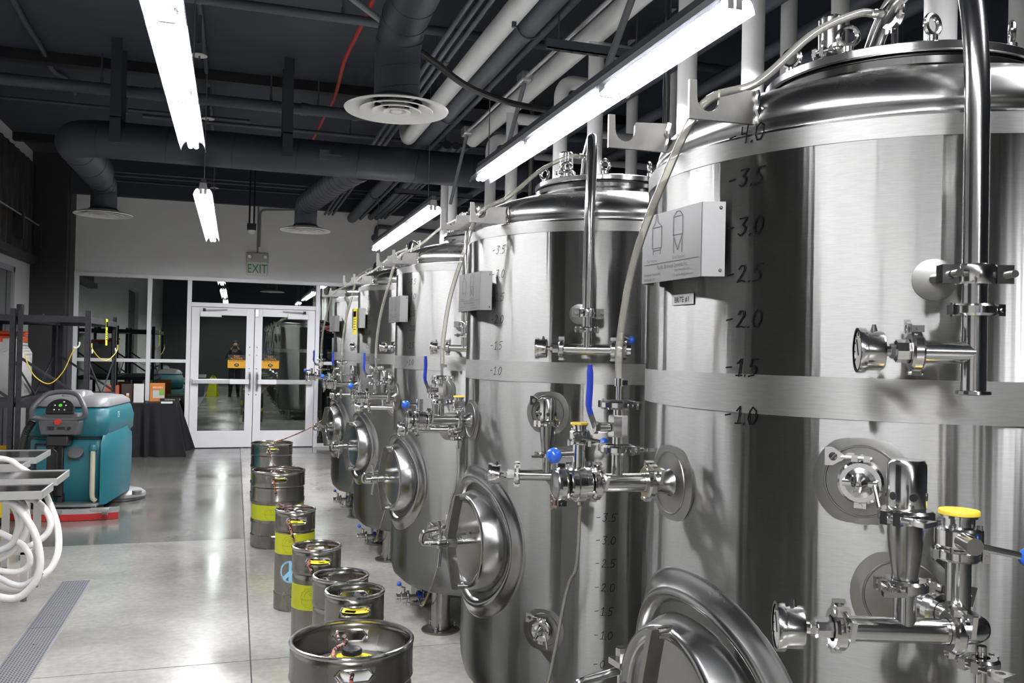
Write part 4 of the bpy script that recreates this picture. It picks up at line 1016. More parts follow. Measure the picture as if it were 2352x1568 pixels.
    np_ = part('name_plate', MB().prism([(-.118, -.074), (.118, -.074), (.118, .074), (-.118, .074)], c, -S2 if False else S2*-1, Z, .003), PLATE, t, 'engraved tank name plate', smooth=0)
    for sg in (-1, 1):
        q = c + S2*(sg*.118)
        b = MB().prism([(0, -.074), (.045, -.074), (.045, .074), (0, .074)], q, (-A2 + S2*(sg*.55)).normalized(), Z, .003)
        part('plate_flange', b, PLATE, np_, smooth=0)
        for zz in (-.062, .062):
            p_ = q + (-A2 + S2*(sg*.55)).normalized()*.036 + Z*zz; nn = (S2*sg + A2*.55).normalized()
            part('plate_screw', MB().sphere(p_ + nn*.002, .0035, 8, 6), STEEL_ROUGH, np_)
    U = -S2 if S2.y > 0 else S2      # reading direction
    U = S2 if (S2.cross(Z)).dot(A2) > 0 else -S2
    o2 = c + A2*.0022
    b = MB()
    def line(x0, y0, x1, y1, w_=.0011): b.bar(o2 + U*x0 + Z*y0, o2 + U*x1 + Z*y1, w_, .0004, ref=A2.cross((U*(x1-x0) + Z*(y1-y0))))
    def polyl(P, close=False):
        for (a, d), (e, f) in zip(P[:-1], P[1:]): line(a, d, e, f)
        if close: line(*P[-1], *P[0])
    polyl([(-.075, .0), (-.075, .045), (-.062, .056), (-.060, .066), (-.060, .072), (-.054, .072), (-.054, .066), (-.052, .056), (-.036, .045), (-.036, .0)], True); polyl([(-.075, .045), (-.036, .045)])
    polyl([(-.070, 0), (-.070, -.014)]); polyl([(-.041, 0), (-.041, -.014)]); polyl([(-.070, -.005), (-.041, -.005)])
    polyl([(.012, .02), (.012, .058), (.024, .068), (.036, .068), (.048, .058), (.048, .02)]); polyl([(.012, .058), (.048, .058)]); polyl([(.012, .02), (.048, .02)]); polyl([(.012, .02), (.029, -.012), (.048, .02)])
    polyl([(.014, .015), (.014, -.018)]); polyl([(.046, .015), (.046, -.018)])
    polyl([(-.108, -.034), (.108, -.034)])
    part('plate_drawing', b, ETCH, np_, smooth=0)
    b = MB()
    for s_, x, y, sz in (('Net Volume:', -.095, -.030, .0095), ('Serial Number:', .01, -.030, .0095), ('Pacific Brewery Systems Inc.', -.052, -.047, .0125), ('Worldwide, Cabinet#462', -.108, -.059, .008), ('http://www.pbsl.com', .02, -.056, .008), ('Tel:626-456-1371', -.108, -.070, .008), ('E-mail:ales88@yahoo.com', .018, -.067, .008)):
        text_on(b, s_, sz, o2 + U*x + Z*y, U, Z, sx=.86)
    part('plate_lettering', b, ETCH, np_, smooth=0)
    return t
TY = [1.68 + 1.69*i for i in range(5)]; TX = 1.475
# first tank (BRITE #1) and second tank are built, the rest are copies of the second
t1 = build_tank(1); t1.location = (TX, TY[0], 0); t1.rotation_euler = (0, 0, math.radians(-2.5))
t2 = build_tank(2); t2.location = (TX, TY[1], 0)
tanks = [t1, t2] + [copy_tree(t2, (TX, y, 0)) for y in TY[2:]]
LAB = ['tall stainless brite tank with the BRITE #1 label and marks up to 4.0',
       'tall stainless brite tank standing next to the BRITE #1 tank',
       'tall stainless brite tank in the middle of the row of five',
       'tall stainless brite tank with a yellow notice on its name plate',
       'tall stainless brite tank at the door end of the row']
for o, l in zip(tanks, LAB): tag(o, l, 'brewery tank', 'row of stainless brite tanks')
UP1 = [('-4.0', 1.995), ('-3.5', 1.905), ('-3.0', 1.815), ('-2.5', 1.722), ('-2.0', 1.632), ('-1.5', 1.542), ('-1.0', 1.447)]
UPN = [('-3.5', 1.945), ('-3.0', 1.858), ('-2.5', 1.768), ('-2.0', 1.68), ('-1.5', 1.585), ('-1.0', 1.49)]
LOW = [('-3.5', .98), ('-3.0', .905), ('-2.5', .823), ('-2.0', .74), ('-1.5', .65), ('-1.0', .572), ('-0', .47)]
marks(t1, UP1, -160.5, .034, 3, .0030)
marks(t1, LOW, -114, .030, 4)
for i, o in enumerate(tanks[1:4]):
    marks(o, UPN, -161.5, .031, 10+i); marks(o, LOW, -115, .029, 20+i)
# label strip BRITE #1
ls = MB(); kx = 180/PI/R
st = part('label_strip', MB().add([nrm(-178.5 + a*kx)*(R+.0018) + V((0, 0, 1.668+b_)) for b_ in (0, .022) for a in (0, .03, .06, .085)], [(0, 1, 5, 4), (1, 2, 6, 5), (2, 3, 7, 6)]), pm('clear label strip', (.55, .55, .54, 1), .35, metal=.6), t1, 'clear label strip reading BRITE #1', smooth=30)
vs, fs = text2d('BRITE #1', .017, sx=.9)
part('label_lettering', MB().add([nrm(-178.5 + (a+.012)*kx)*(R+.0026) + V((0, 0, 1.673+b_)) for a, b_ in vs], fs), INK, st, smooth=0)
# yellow notice hung on the fourth tank's name plate
nt_ = part('notice_tag', MB().box(onsurf(-174.5, 1.77, .036), (.004, .10, .20), Matrix.Rotation(math.radians(-174.5), 3, 'Z')), pm('notice yellow', (.80, .68, .02, 1), .5), tanks[3], 'yellow notice with black heading', smooth=0)
part('notice_heading', MB().box(onsurf(-174.5, 1.825, .0385), (.004, .084, .042), Matrix.Rotation(math.radians(-174.5), 3, 'Z')), INK, nt_, smooth=0)
for k in range(5): part('notice_line', MB().box(onsurf(-174.5, 1.785-k*.019, .0385), (.002, .075 - .01*(k % 2), .004), Matrix.Rotation(math.radians(-174.5), 3, 'Z')), INK, nt_, smooth=0)
# ================================================================ KEGS
def keg_mesh_parts(t, r, H, slots, band=None, peace=False, hoops=(), cap=True, collar=True, seed=0):
    """slots: angles (deg) of the two hand holds; band: (z0,z1) of the yellow-green wrap"""
    zs0, zs1 = H*.795, H            # top chime
    rc = r*.965
    # body
    prof = [(0, .045), (rc*.80, .04), (rc*.97, .06), (r*.985, .10)]
    for hz in hoops:
        prof += [(r*.985, hz-.022), (r*1.012, hz-.010), (r*1.012, hz+.010), (r*.985, hz+.022)]
    prof += [(r*.985, zs0-.03), (r*.96, zs0-.004), (r*.80, zs0+.018), (r*.3, zs0+.034), (0, zs0+.036)]
    body = part('body', MB().lathe(prof, n=56), KEG_STEEL, t, smooth=40)
    # bottom chime
    part('bottom_chime', MB().lathe([(r*.93, .012), (r*.96, 0), (r*.995, .006), (r, .02), (r, .088), (r*1.015, .095), (r*.985, .104)], n=56), KEG_STEEL, t, smooth=40)
    for a in (-95, 35, 150): 
        d = nrm(a); part('drain_hole', MB().box((d.x*(r+.0005), d.y*(r+.0005), .088), (.002, .030, .010), Matrix.Rotation(math.radians(a), 3, 'Z')), BLACK, t, smooth=0)
    # top chime wall with two oval hand holds
    N = 72; zA, zB = zs0+(H-zs0)*.30, zs0+(H-zs0)*.72; hw = min(.062, r*.62); hh = .0195
    vs, fs = [], []
    zr = [zs0-.006, zs0+.004, zs0+.012, zA, zB, H-.008]
    rr = [r*.985, r*1.012, r*1.0, r, r, r]
    def P(a, z, rad): return (rad*math.cos(a), rad*math.sin(a), z)
    idx = {}
    for i in range(N):
        for j, z in enumerate(zr): idx[(i, j)] = len(vs); vs.append(P(2*PI*i/N, z, rr[j]))
    holes = []
    nh = max(3, int(round((hw+.008)/r/(2*PI/N))))
    for sa in slots:
        ic = int(round((sa % 360)/360*N)); holes.append((ic-nh, ic+nh, 2*PI*ic/N))
    inhole = set()
    for (i0, i1, ac) in holes:
        for i in range(i0, i1): inhole.add(i % N)
    for i in range(N):
        i2 = (i+1) % N
        for j in range(len(zr)-1):
            if j == 3 and i in inhole: continue
            fs.append((idx[(i, j)], idx[(i2, j)], idx[(i2, j+1)], idx[(i, j+1)]))
    loops = []
    for (i0, i1, ac) in holes:
        zc = (zA+zB)/2; lo, hi = [], []
        for i in range(i0, i1+1):
            u = (i-(i0+i1)/2)/((i1-i0)/2); x = u*hw; e = abs(x)-(hw-hh)
            zz = hh if e <= 0 else math.sqrt(max(0, hh*hh-e*e))
            a = ac + x/r
            lo.append(len(vs)); vs.append(P(a, zc-zz, r)); hi.append(len(vs)); vs.append(P(a, zc+zz, r))
        for k in range(i1-i0):
            fs.append((idx[((i0+k) % N, 3)], idx[((i0+k+1) % N, 3)], lo[k+1], lo[k]))
            fs.append((hi[k], hi[k+1], idx[((i0+k+1) % N, 4)], idx[((i0+k) % N, 4)]))
        fs.append((idx[(i0 % N, 3)], lo[0], hi[0], idx[(i0 % N, 4)])); fs.append((lo[-1], idx[(i1 % N, 3)], idx[(i1 % N, 4)], hi[-1]))
        loops.append([vs[q] for q in lo] + [vs[q] for q in hi[::-1]])
    mbw = MB(); mbw.v = vs; mbw.f = fs
    wl = part('top_chime', mbw, KEG_STEEL, t, smooth=40)
    md = wl.modifiers.new('thickness', 'SOLIDIFY'); md.thickness = .004; md.offset = -1
    part('rolled_rim', MB().torus((0, 0, H-.008), (0, 0, 1), r-.004, .008, 64, 10), STEEL_TUBE, t)
    for L in loops:
        cx = sum(p[0] for p in L)/len(L); cy = sum(p[1] for p in L)/len(L); k = 1-.002/r
        part('hand_hold_rim', MB().tube([(p[0]*k, p[1]*k, p[2]) for p in L], .0042, 6, closed=True), STEEL_TUBE, t)
    part('keg_head', MB().lathe([(0, zs0+.040), (r*.35, zs0+.037), (r*.8, zs0+.021), (r*.975, zs0+.004)], n=48), KEG_TOP, t)
    if cap:
        zc = zs0+.04
        part('spear_neck', MB().lathe([(.030, -.01), (.030, .03), (.026, .034), (0, .034)], (0, 0, zc), (0, 0, 1), 28), STEEL_TUBE, t)
        cp = MB(); n = 36; ring = lambda rad, z, amp: [V((rad*(1+amp*(k % 2))*math.cos(2*PI*k/n), rad*(1+amp*(k % 2))*math.sin(2*PI*k/n), zc+z)) for k in range(n)]
        cp.loft([ring(.033, .026, .03), ring(.0335, .038, .03), ring(.031, .043, 0), ring(.024, .042, 0), ring(.02, .040, 0)])
        part('keg_cap', cp, BLACK, t, 'black plastic keg cap')
    if collar:
        rk_ = .082 if r > .15 else .066
        b = MB().lathe([(.031, .012), (rk_, .004), (rk_+.001, .003), (.031, .010)], (0, 0, zs0+.045 - .012*(r < .15)), (0.05, .08, 1), 40)
        kc = part('keg_collar', b, pm('collar yellow', (.78, .66, .02, 1), .45), t, 'yellow paper collar with a black stripe')
        ax = V((.05, .08, 1)).normalized(); u = V((1, .1, 0)); u -= ax*u.dot(ax); u.normalize(); v = ax.cross(u); c = V((0, 0, zs0+.045 - .012*(r < .15)))
        c2, s2 = math.cos(.6+seed), math.sin(.6+seed); u, v = u*c2+v*s2, v*c2-u*s2
        for sg in (-1, 1): part('collar_stripe', MB().prism([(-.02, sg*.034), (.02, sg*.034), (.02, sg*(rk_-.003)), (-.02, sg*(rk_-.003))][::sg], c + ax*.0075, u, v, .0035), INK, kc, smooth=0)
        part('collar_emblem', MB().prism([(.012*math.cos(k*PI/4)*(1.3 if k % 2 else .9)+.054, .010*math.sin(k*PI/4)) for k in range(8)], c + ax*.0085, u, v, .001), ETCH, kc, smooth=0)
        b = MB(); 
        for k in range(3): b.prism([(-.070+k*.01, -.014), (-.066+k*.01, -.014), (-.066+k*.01, .014), (-.070+k*.01, .014)], c + ax*.0085, u, v, .001)
        part('collar_print', b, ETCH, kc, smooth=0, stuff=True)
    if band:
        wp = part('label_wrap', MB().lathe([(r*.987, band[0]), (r*.990, band[0]), (r*.990, band[1]), (r*.987, band[1])], n=64), pm('wrap yellow green', (.44, .47, .012, 1), .45, noise=.06, nscale=20), t, 'yellow-green label wrap with round crest')
        zc = (band[0]+band[1])/2; h = (band[1]-band[0])*.40; OL = pm('wrap print', (.25, .28, .01, 1), .5)
        for a0 in (-108, 10, 130):
            def S(x, z): a = math.radians(a0)+x/(r*.99); return V((r*.9925*math.cos(a), r*.9925*math.sin(a), zc+z))
            n = 48
            part('crest_outline', MB().tube([S(h*(1+.05*math.cos(12*2*PI*k/n))*math.cos(2*PI*k/n), h*(1+.05*math.cos(12*2*PI*k/n))*math.sin(2*PI*k/n)) for k in range(n)], .0009, 4, closed=True), OL, wp)
            part('crest_inner_ring', MB().tube([S(h*.62*math.cos(PI*k/20), h*.1+h*.62*math.sin(PI*k/20)) for k in range(21)], .0011, 4), OL, wp)
            part('crest_mark', MB().tube([S(h*.14*math.cos(2*PI*k/8), h*.4+h*.14*math.sin(2*PI*k/8)) for k in range(8)], .0012, 4, closed=True), OL, wp)
            vs2, fs2 = text2d('Brew-House', h*.40, 'CENTER', sx=.9)
            part('crest_lettering', MB().add([S(x, z-h*.30) for x, z in vs2], fs2), OL, wp, smooth=0)
    if peace:
        LB = pm('light blue print', (.27, .55, .78, 1), .5); zc, rd_, a0 = .235, .066, math.radians(-104)
        def S(x, z, e=.9905): a = a0+x/(r*.985); return V((r*e*math.cos(a), r*e*math.sin(a), zc+z))
        b = MB(); n = 56
        for (ra, rb) in ((rd_*.84, rd_),):
            vs3 = [S(q*math.cos(2*PI*k/n), q*math.sin(2*PI*k/n)) for q in (ra, rb) for k in range(n)]
            b.add(vs3, [(k, (k+1) % n, n+(k+1) % n, n+k) for k in range(n)])
        def strip(p, q, w_):
            p, q = V((*p, 0)), V((*q, 0)); d = (q-p).normalized(); m = V((-d.y, d.x, 0))*w_/2
            L = 6; vv = []
            for k in range(L+1):
                c = p.lerp(q, k/L); vv += [S((c-m).x, (c-m).y), S((c+m).x, (c+m).y)]
            b.add(vv, [(2*k, 2*k+2, 2*k+3, 2*k+1) for k in range(L)])
        strip((0, -rd_*.9), (0, rd_*.9), .022); strip((0, 0), (-rd_*.62, -rd_*.62), .022); strip((0, 0), (rd_*.62, -rd_*.62), .022)
        pc = part('peace_print', b, LB, t, 'light blue printed peace sign reading ATLAS KEG CO', smooth=30)
        def arc_text(s_, a_mid, outward, size):
            b = MB(); adv = size*.78/(rd_*.92)
            for k, ch in enumerate(s_):
                if ch == ' ': continue
                am = a_mid + (-(k-(len(s_)-1)/2)*adv if outward else (k-(len(s_)-1)/2)*adv)
                vs4, fs4 = text2d(ch, size, 'CENTER')
                rr_ = rd_*.87 if outward else rd_*.97
                er = V((math.cos(am), math.sin(am), 0)); et = V((math.sin(am), -math.cos(am), 0)) if outward else V((-math.sin(am), math.cos(am), 0)); ev = er if outward else -er
                b.add([S(*(er*rr_ + et*x + ev*z).xy, .9935) for x, z in vs4], fs4)
            return b
        part('peace_lettering', arc_text('ATLAS KEG CO', PI/2, True, .0115), INK, pc, smooth=0)
        part('peace_address', arc_text('www.atlaskegco.com', -PI/2, False, .0095), INK, pc, smooth=0)
def keg(px, py, kind, label, rz=0, **k):
    """px,py: centre of the rim in the photograph, the rim stands at keg height above the floor"""
    r, H = (.204, .592) if kind == 'half' else (.1175, .592)
    p = atZ(px, py, H)
    t = thing('keg', label, 'keg', (p.x, p.y, 0), 0, 'steel beer kegs roped together')
    rz_ = math.degrees(math.atan2(-p.y, -p.x))     # direction towards the aisle viewer
    keg_mesh_parts(t, r, H, **k)
    return t
def tow(px, py, H=.592): p = atZ(px, py, H); return math.degrees(math.atan2(-p.y, -p.x))
HZ_ = (.20, .36)
K = [(625, 1015, 'half', 'wide steel keg standing closest to the doors, rope running off its rim', dict(band=(.20, .29))),
     (640, 1077, 'half', 'wide steel keg with a yellow-green wrap behind the peace sign keg', dict(band=(.215, .335))),
     (679, 1166, 'slim', 'slim steel keg with a light blue peace sign printed on it', dict(band=(.335, .455), peace=True)),
     (728, 1250, 'slim', 'slim steel keg with a yellow-green wrap next to the peace sign keg', dict(band=(.30, .42))),
     (783, 1317, 'slim', 'slim steel keg with no collar showing, half hidden in the keg row', dict(band=(.17, .28), collar=False)),
     (815, 1352, 'slim', 'slim steel keg standing against the wide keg with the paper collar', dict()),
     (809, 1462, 'half', 'wide steel keg with a yellow and black paper collar and rope through its hand hold', dict())]
KEGS = []
for i, (px, py, kd, lab, kw) in enumerate(K):
    a = tow(px, py)
    off = (2, 4, 4, 6, 55, 2, 1)[i]
    KEGS.append(keg(px, py, kd, lab, slots=(a+off, a+off+180), hoops=HZ_ if kd == 'half' else (), seed=i*.4, **kw))
# embossed word on the big keg's chime
k7 = KEGS[-1]; b = MB(); vs, fs = text2d('ANOMALY', .034, sx=.9)
for x, z in [(0, 0)]:
    a0 = math.radians(20)
    b.add([V(((.1985)*math.cos(a0+xx/.2), (.1985)*math.sin(a0+xx/.2), .525+zz)) for xx, zz in [(-q[0], q[1]) for q in vs]], [f[::-1] for f in fs])
part('embossed_word', b, pm('embossed steel', (.33, .33, .32, 1), .35, metal=1), k7, 'embossed lettering', smooth=0)

# ---- rope threaded through the hand holds
def rope_mat():
    m, nt, b = _mat('braided rope'); uv = nt.nodes.new('ShaderNodeTexCoord')
    ch = nt.nodes.new('ShaderNodeTexVoronoi'); ch.inputs['Scale'].default_value = 110; nt.links.new(uv.outputs['Object'], ch.inputs['Vector'])
    rp = nt.nodes.new('ShaderNodeValToRGB'); rp.color_ramp.interpolation = 'CONSTANT'
    e = rp.color_ramp.elements; e[0].color = (.02, .016, .016, 1); e[1].color = (.52, .13, .085, 1); e[1].position = .42
    e2 = rp.color_ramp.elements.new(.75); e2.color = (.45, .34, .30, 1)
    sp = nt.nodes.new('ShaderNodeSeparateColor'); nt.links.new(ch.outputs['Color'], sp.inputs[0]); nt.links.new(sp.outputs[0], rp.inputs[0])
    nt.links.new(rp.outputs[0], b.inputs['Base Color']); b.inputs['Roughness'].default_value = .8
    return m
ROPE = rope_mat()
def kp(i, dx, dy, z): p = KEGS[i].location; return V((p.x+dx, p.y+dy, z))
def toward(i, d, z, side=0):
    """point at distance d from keg i's axis towards the viewer"""
    p = KEGS[i].location; a = math.radians(tow(*K[i][:2])) ; return V((p.x + d*math.cos(a) - side*math.sin(a), p.y + d*math.sin(a) + side*math.cos(a), z))
zh = .53
path = [atY(760, 952, 9.2), atY(735, 968, 9.1), atY(700, 988, 8.95), toward(0, -.21, .605, .13), toward(0, -.05, .59, .03), toward(0, .17, .545, -.02), toward(0, .212, zh, -.02), toward(0, .222, .47, -.01),
        toward(0, .24, .40, .02), toward(1, -.225, .56, 0), toward(1, -.20, zh, 0), toward(1, 0, .575, -.03), toward(1, .185, .54, -.035), toward(1, .214, .522, -.035), toward(1, .222, .44, -.02), toward(1, .235, .36, .01),
        toward(2, -.135, .56, -.01), toward(2, -.112, zh, -.01), toward(2, .0, .575, -.05), toward(2, .10, .54, -.035), toward(2, .124, .525, -.035), toward(2, .130, .44, -.01), toward(2, .145, .36, .03),
        toward(3, -.150, .50, -.02), toward(3, -.112, zh, -.02), toward(3, .0, .575, -.05), toward(3, .10, .54, -.035), toward(3, .126, .525, -.035), toward(3, .132, .44, .0), toward(3, .15, .38, .03)]
path += [atY(px, py, Y) for px, py, Y in ((737, 1330, 3.92), (742, 1352, 3.86), (750, 1383, 3.74))]
path += [toward(6, -.235, .46, -.03), toward(6, -.214, .525, -.03), toward(6, -.12, .535, -.02), toward(6, -.04, .535, -.06), toward(6, .09, .535, -.05), toward(6, .19, .54, .0), toward(6, .215, .52, .0), toward(6, .222, .42, .012), toward(6, .225, .25, .03), toward(6, .235, .06, .05), toward(6, .30, .009, .08), toward(6, .60, .009, .14)]
single('rope', MB().tube(spl(path, 7), .0066, 8), ROPE, 'red and black braided rope threaded through the keg hand holds', 'rope', smooth=60)
# ================================================================ RACKS BY THE SIDE WALL
def rack(name, label, x0, x1, y0, y1, zt, zm, loc):
    t = thing(name, label, 'shelf rack', loc)
    w_ = .05
    for (x, y) in ((x0, y0), (x1, y0), (x0, y1), (x1, y1)):
        sx = 1 if x == x0 else -1; sy = 1 if y == y0 else -1
        p = part('post', MB().bx(min(x, x+sx*w_), max(x, x+sx*w_), min(y, y+sy*.004), max(y, y+sy*.004), 0, zt+.02).bx(min(x, x+sx*.004), max(x, x+sx*.004), min(y, y+sy*w_), max(y, y+sy*w_), 0, zt+.02).bx(min(x, x+sx*w_*.6), max(x, x+sx*w_*.6), min(y, y+sy*w_*.6), max(y, y+sy*w_*.6), 0, .006), RACK, t, smooth=0)
        k = 0
        hb = MB()
        for k in range(int(zt/.115)):
            z = .06 + k*.115; xm = x+sx*w_*.5
            part('post_hole', MB().bx(xm-.007, xm+.007, (y-.001) if sy > 0 else y, y if sy > 0 else y+.001, z, z+.022), DARKER, p, smooth=0)
    for z in (zt-.04, zm, .16):
        for (a, b, c, d) in ((x0+.004, x1-.004, y0+.004, y0+.022), (x0+.004, x1-.004, y1-.022, y1-.004), (x0+.004, x0+.022, y0+.022, y1-.022), (x1-.022, x1-.004, y0+.022, y1-.022)):
            part('shelf_beam', MB().bx(a, b, c, d, z-.06, z), RACK, t, smooth=0)
        # expanded-mesh deck: longitudinal and cross strips
        dk = MB()
        n = 16
        for k in range(n+1):
            xx = x0+.024+(x1-x0-.048)*k/n; dk.bx(xx-.004, xx+.004, y0+.024, y1-.024, z-.012, z-.004)
        m = int((y1-y0)/.06)
        for k in range(m+1):
            yy = y0+.024+(y1-y0-.048)*k/m; dk.bx(x0+.024, x1-.024, yy-.009, yy+.009, z-.004, z+.001)
        part('mesh_deck', dk, pm('deck wire', (.055, .055, .062, 1), .4, metal=.5), t, smooth=0, stuff=True)
    for y in (y0+.03, y1-.03):
        part('end_brace', MB().bar((x0+.03, y, zm+.42), (x1-.03, y, zm+.02), .025, .012), RACK, t)
    part('side_brace', MB().bar((x1-.02, y0+.06, zm+.40), (x1-.02, (y0+y1)/2, zm+.02), .022, .01), RACK, t)
    part('side_brace', MB().bar((x1-.02, y1-.06, zm+.40), (x1-.02, (y0+y1)/2, zm+.02), .022, .01), RACK, t)
    return t
RX0, RX1, RY0, RY1 = -2.0, -1.36, 9.42, 11.46
rk = rack('shelf_rack', 'black boltless shelf rack beside the floor scrubber', 0, RX1-RX0, 0, RY1-RY0, 1.86, .985, (RX0, RY0, 0))
rack('shelf_rack', 'black boltless shelf rack against the white wall holding the white bin', 0, .62, 0, RY1-RY0, 1.86, .985, (-2.635, RY0, 0))
tgz = 1.86
tg = part('notice_tag', MB().bx(RX1-RX0+.001, RX1-RX0+.004, 1.05, 1.18, tgz-.32, tgz-.03), pm('tag yellow', (.80, .80, .03, 1), .5), rk, 'yellow notice tag with black heading', smooth=0)
part('tag_heading', MB().bx(RX1-RX0+.004, RX1-RX0+.006, 1.06, 1.17, tgz-.12, tgz-.06), INK, tg, smooth=0)
for k in range(5): part('tag_line', MB().bx(RX1-RX0+.004, RX1-RX0+.0055, 1.065, 1.165-.02*(k % 2), tgz-.165-k*.024, tgz-.155-k*.024), INK, tg, smooth=0)
CORD = pm('yellow cord', (.75, .55, .05, 1), .5)
def cord(P, label, ends):
    c = thing('bungee_cord', label, 'cord', P[0]); o = V(P[0])
    part('cord', MB().tube(spl([V(p)-o for p in P], 6), .005, 7), CORD, c)
    for e, d in ends: part('hook', MB().tube(spl([V(e)-o, V(e)-o+V(d)*.5+V((0, 0, -.02)), V(e)-o+V(d), V(e)-o+V(d)+V((0, 0, .03))], 4), .008, 6), WHITE_PL, c)
X2 = RX1+.012
cord([(X2, RY0+.02, 1.56), (X2+.004, RY0+.05, 1.50), (X2+.006, RY0+.5, 1.41), (X2+.006, RY0+1.0, 1.375), (X2+.006, RY0+1.5, 1.41), (X2+.004, RY1-.1, 1.48), (X2, RY1-.02, 1.545)], 'yellow cord looped along the aisle side of the rack', [((X2, RY0+.04, 1.50), (.0, .02, -.03)), ((X2, RY1-.12, 1.48), (.0, -.10, .0))])
X3 = RX0+.075
cord([(X3-.01, RY0-.010, 1.46), (X3+.03, RY0-.016, 1.34), (X3+.10, RY0-.016, 1.22), (X3+.22, RY0-.016, 1.16), (X3+.33, RY0-.012, 1.27), (X3+.40, RY0-.008, 1.44), (X3+.44, RY0-.006, 1.53)], 'yellow cord hanging across the end of the rack', [((X3+.42, RY0-.006, 1.52), (.05, 0, .02))])
cord([(RX1+.014, RY1-.30, .72), (RX1+.016, RY1-.20, .80), (RX1+.014, RY1-.06, .90)], 'short yellow cord tied low on the rack post', [((RX1+.014, RY1-.20, .80), (.0, -.08, .03))])
# white bin with orange lid
p0 = V((-2.33, 10.25, .99))
bn = thing('fermenting_bin', 'large white plastic bin with an orange screw lid on the rack', 'plastic bin', p0)
def rrect(hx, hy, r, z, n=6):
    P = []
    for (cx, cy, a0) in ((hx-r, hy-r, 0), (-hx+r, hy-r, PI/2), (-hx+r, -hy+r, PI), (hx-r, -hy+r, 1.5*PI)):
        for k in range(n+1): a = a0+PI/2*k/n; P.append(V((cx+r*math.cos(a), cy+r*math.sin(a), z)))
    return P
part('bin_body', MB().loft([rrect(.245, .245, .08, 0), rrect(.265, .265, .09, .02), rrect(.265, .265, .09, .45), rrect(.25, .25, .10, .49), rrect(.235, .235, .12, .52), rrect(.232, .232, .13, .60)]), pm('white HDPE', (.60, .60, .59, 1), .4), bn, smooth=50)
lidp = MB(); n = 48
lidp.loft([[V(((.245+.006*(k % 4 < 2))*math.cos(2*PI*k/n), (.245+.006*(k % 4 < 2))*math.sin(2*PI*k/n), z)) for k in range(n)] for z in (.565, .625)] + [[V((.20*math.cos(2*PI*k/n), .20*math.sin(2*PI*k/n), .645)) for k in range(n)]])
part('screw_lid', lidp, pm('orange lid', (.80, .09, .01, 1), .4), bn, 'orange ribbed screw lid')
for k in range(3):
    a = -.2-k*.5; part('lid_clip', MB().box((.235*math.cos(a), .235*math.sin(a), .66), (.09, .05, .035), Matrix.Rotation(a+PI/2, 3, 'Z')), MATS['orange lid'], bn, bevel=.012)
part('bin_handle', MB().tube(spl([(-.16, -.268, .10), (-.15, -.30, .13), (-.05, -.31, .14), (.03, -.30, .12), (.04, -.268, .09)], 5), .016, 8), MATS['white HDPE'], bn)
part('bin_rib', MB().tube(spl([(.20, -.262, .05), (.215, -.268, .25), (.21, -.262, .44)], 5), .022, 8), MATS['white HDPE'], bn)
# small black boxes on the rack top
q = atX(57, 706, -2.3)
for dx, w_, h_, lab in ((0, .06, .16, 'black handset standing on top of the wall side rack'), (.16, .11, .06, 'low black box on top of the wall side rack')):
    single('black_box', MB().bx(-2.35+dx, -2.35+dx+w_, 11.0, 11.1, 1.823, 1.823+h_), BLACK, lab, 'box', bevel=.006)
# yellow crate and bucket below
cr = thing('yellow_crate', 'yellow slotted plastic crate under the wall side rack', 'crate', (-2.34, 9.9, .165))
YM = pm('crate yellow', (.62, .36, .01, 1), .45)
part('crate_floor', MB().bx(-.24, .24, -.20, .20, 0, .012), YM, cr, smooth=0)
for (a, b, c, d) in ((-.24, .24, -.20, -.188), (-.24, .24, .188, .20), (-.24, -.228, -.188, .188), (.228, .24, -.188, .188)):
    for z0, z1 in ((.012, .06), (.15, .19), (.27, .33)): part('crate_band', MB().bx(a, b, c, d, z0, z1), YM, cr, smooth=0)
    for k in range(6):
        f = (k+.5)/6
        if abs(b-a) > abs(d-c): xx = a+(b-a)*f; part('crate_slat', MB().bx(xx-.018, xx+.018, c, d, .06, .27), YM, cr, smooth=0)
        else: yy = c+(d-c)*f; part('crate_slat', MB().bx(a, b, yy-.018, yy+.018, .06, .27), YM, cr, smooth=0)
bk = thing('mop_bucket', 'yellow mop bucket on the floor behind the steel table', 'bucket', (-2.02, 8.45, 0), .2)
YB_ = pm('bucket yellow', (.72, .52, .015, 1), .4)
part('bucket_shell', MB().loft([rrect(.19, .15, .05, .07), rrect(.235, .185, .06, .38), rrect(.25, .20, .06, .385), rrect(.25, .20, .06, .40), rrect(.232, .182, .055, .40), rrect(.19, .15, .05, .09)], cap=False), YB_, bk)
part('bucket_bottom', MB().loft([rrect(.19, .15, .05, .07), rrect(.19, .15, .05, .09)]), YB_, bk)
part('wringer', MB().bx(-.12, .12, -.16, .16, .34, .44), pm('grey plastic', (.12, .12, .125, 1), .5), bk, bevel=.01)
for (x, y) in ((-.15, -.11), (.15, -.11), (-.15, .11), (.15, .11)):
    part('caster', MB().cyl((x-.014, y, .035), (x+.014, y, .035), .035, n=16).bx(x-.018, x+.018, y-.01, y+.01, .035, .075), RUBBER, bk)

# ================================================================ FLOOR SCRUBBER
SX, SY = -1.43, 8.60
sc = thing('floor_scrubber', 'teal walk-behind floor scrubber with grey lid and loop handle', 'floor scrubber', (SX, SY, 0), math.radians(-7))
sc.scale = (1, 1, .935)
TEAL = pm('teal plastic', (.014, .125, .158, 1), .38, bump=.08, bscale=250)
GREYP = pm('dark grey plastic', (.085, .085, .09, 1), .45, bump=.08, bscale=200)
GREYL = pm('mid grey plastic', (.17, .17, .175, 1), .4)
def sec(z, hx, y0, y1, r): return [p + V((0, (y0+y1)/2, 0)) for p in rrect(hx, (y1-y0)/2, r, z)]
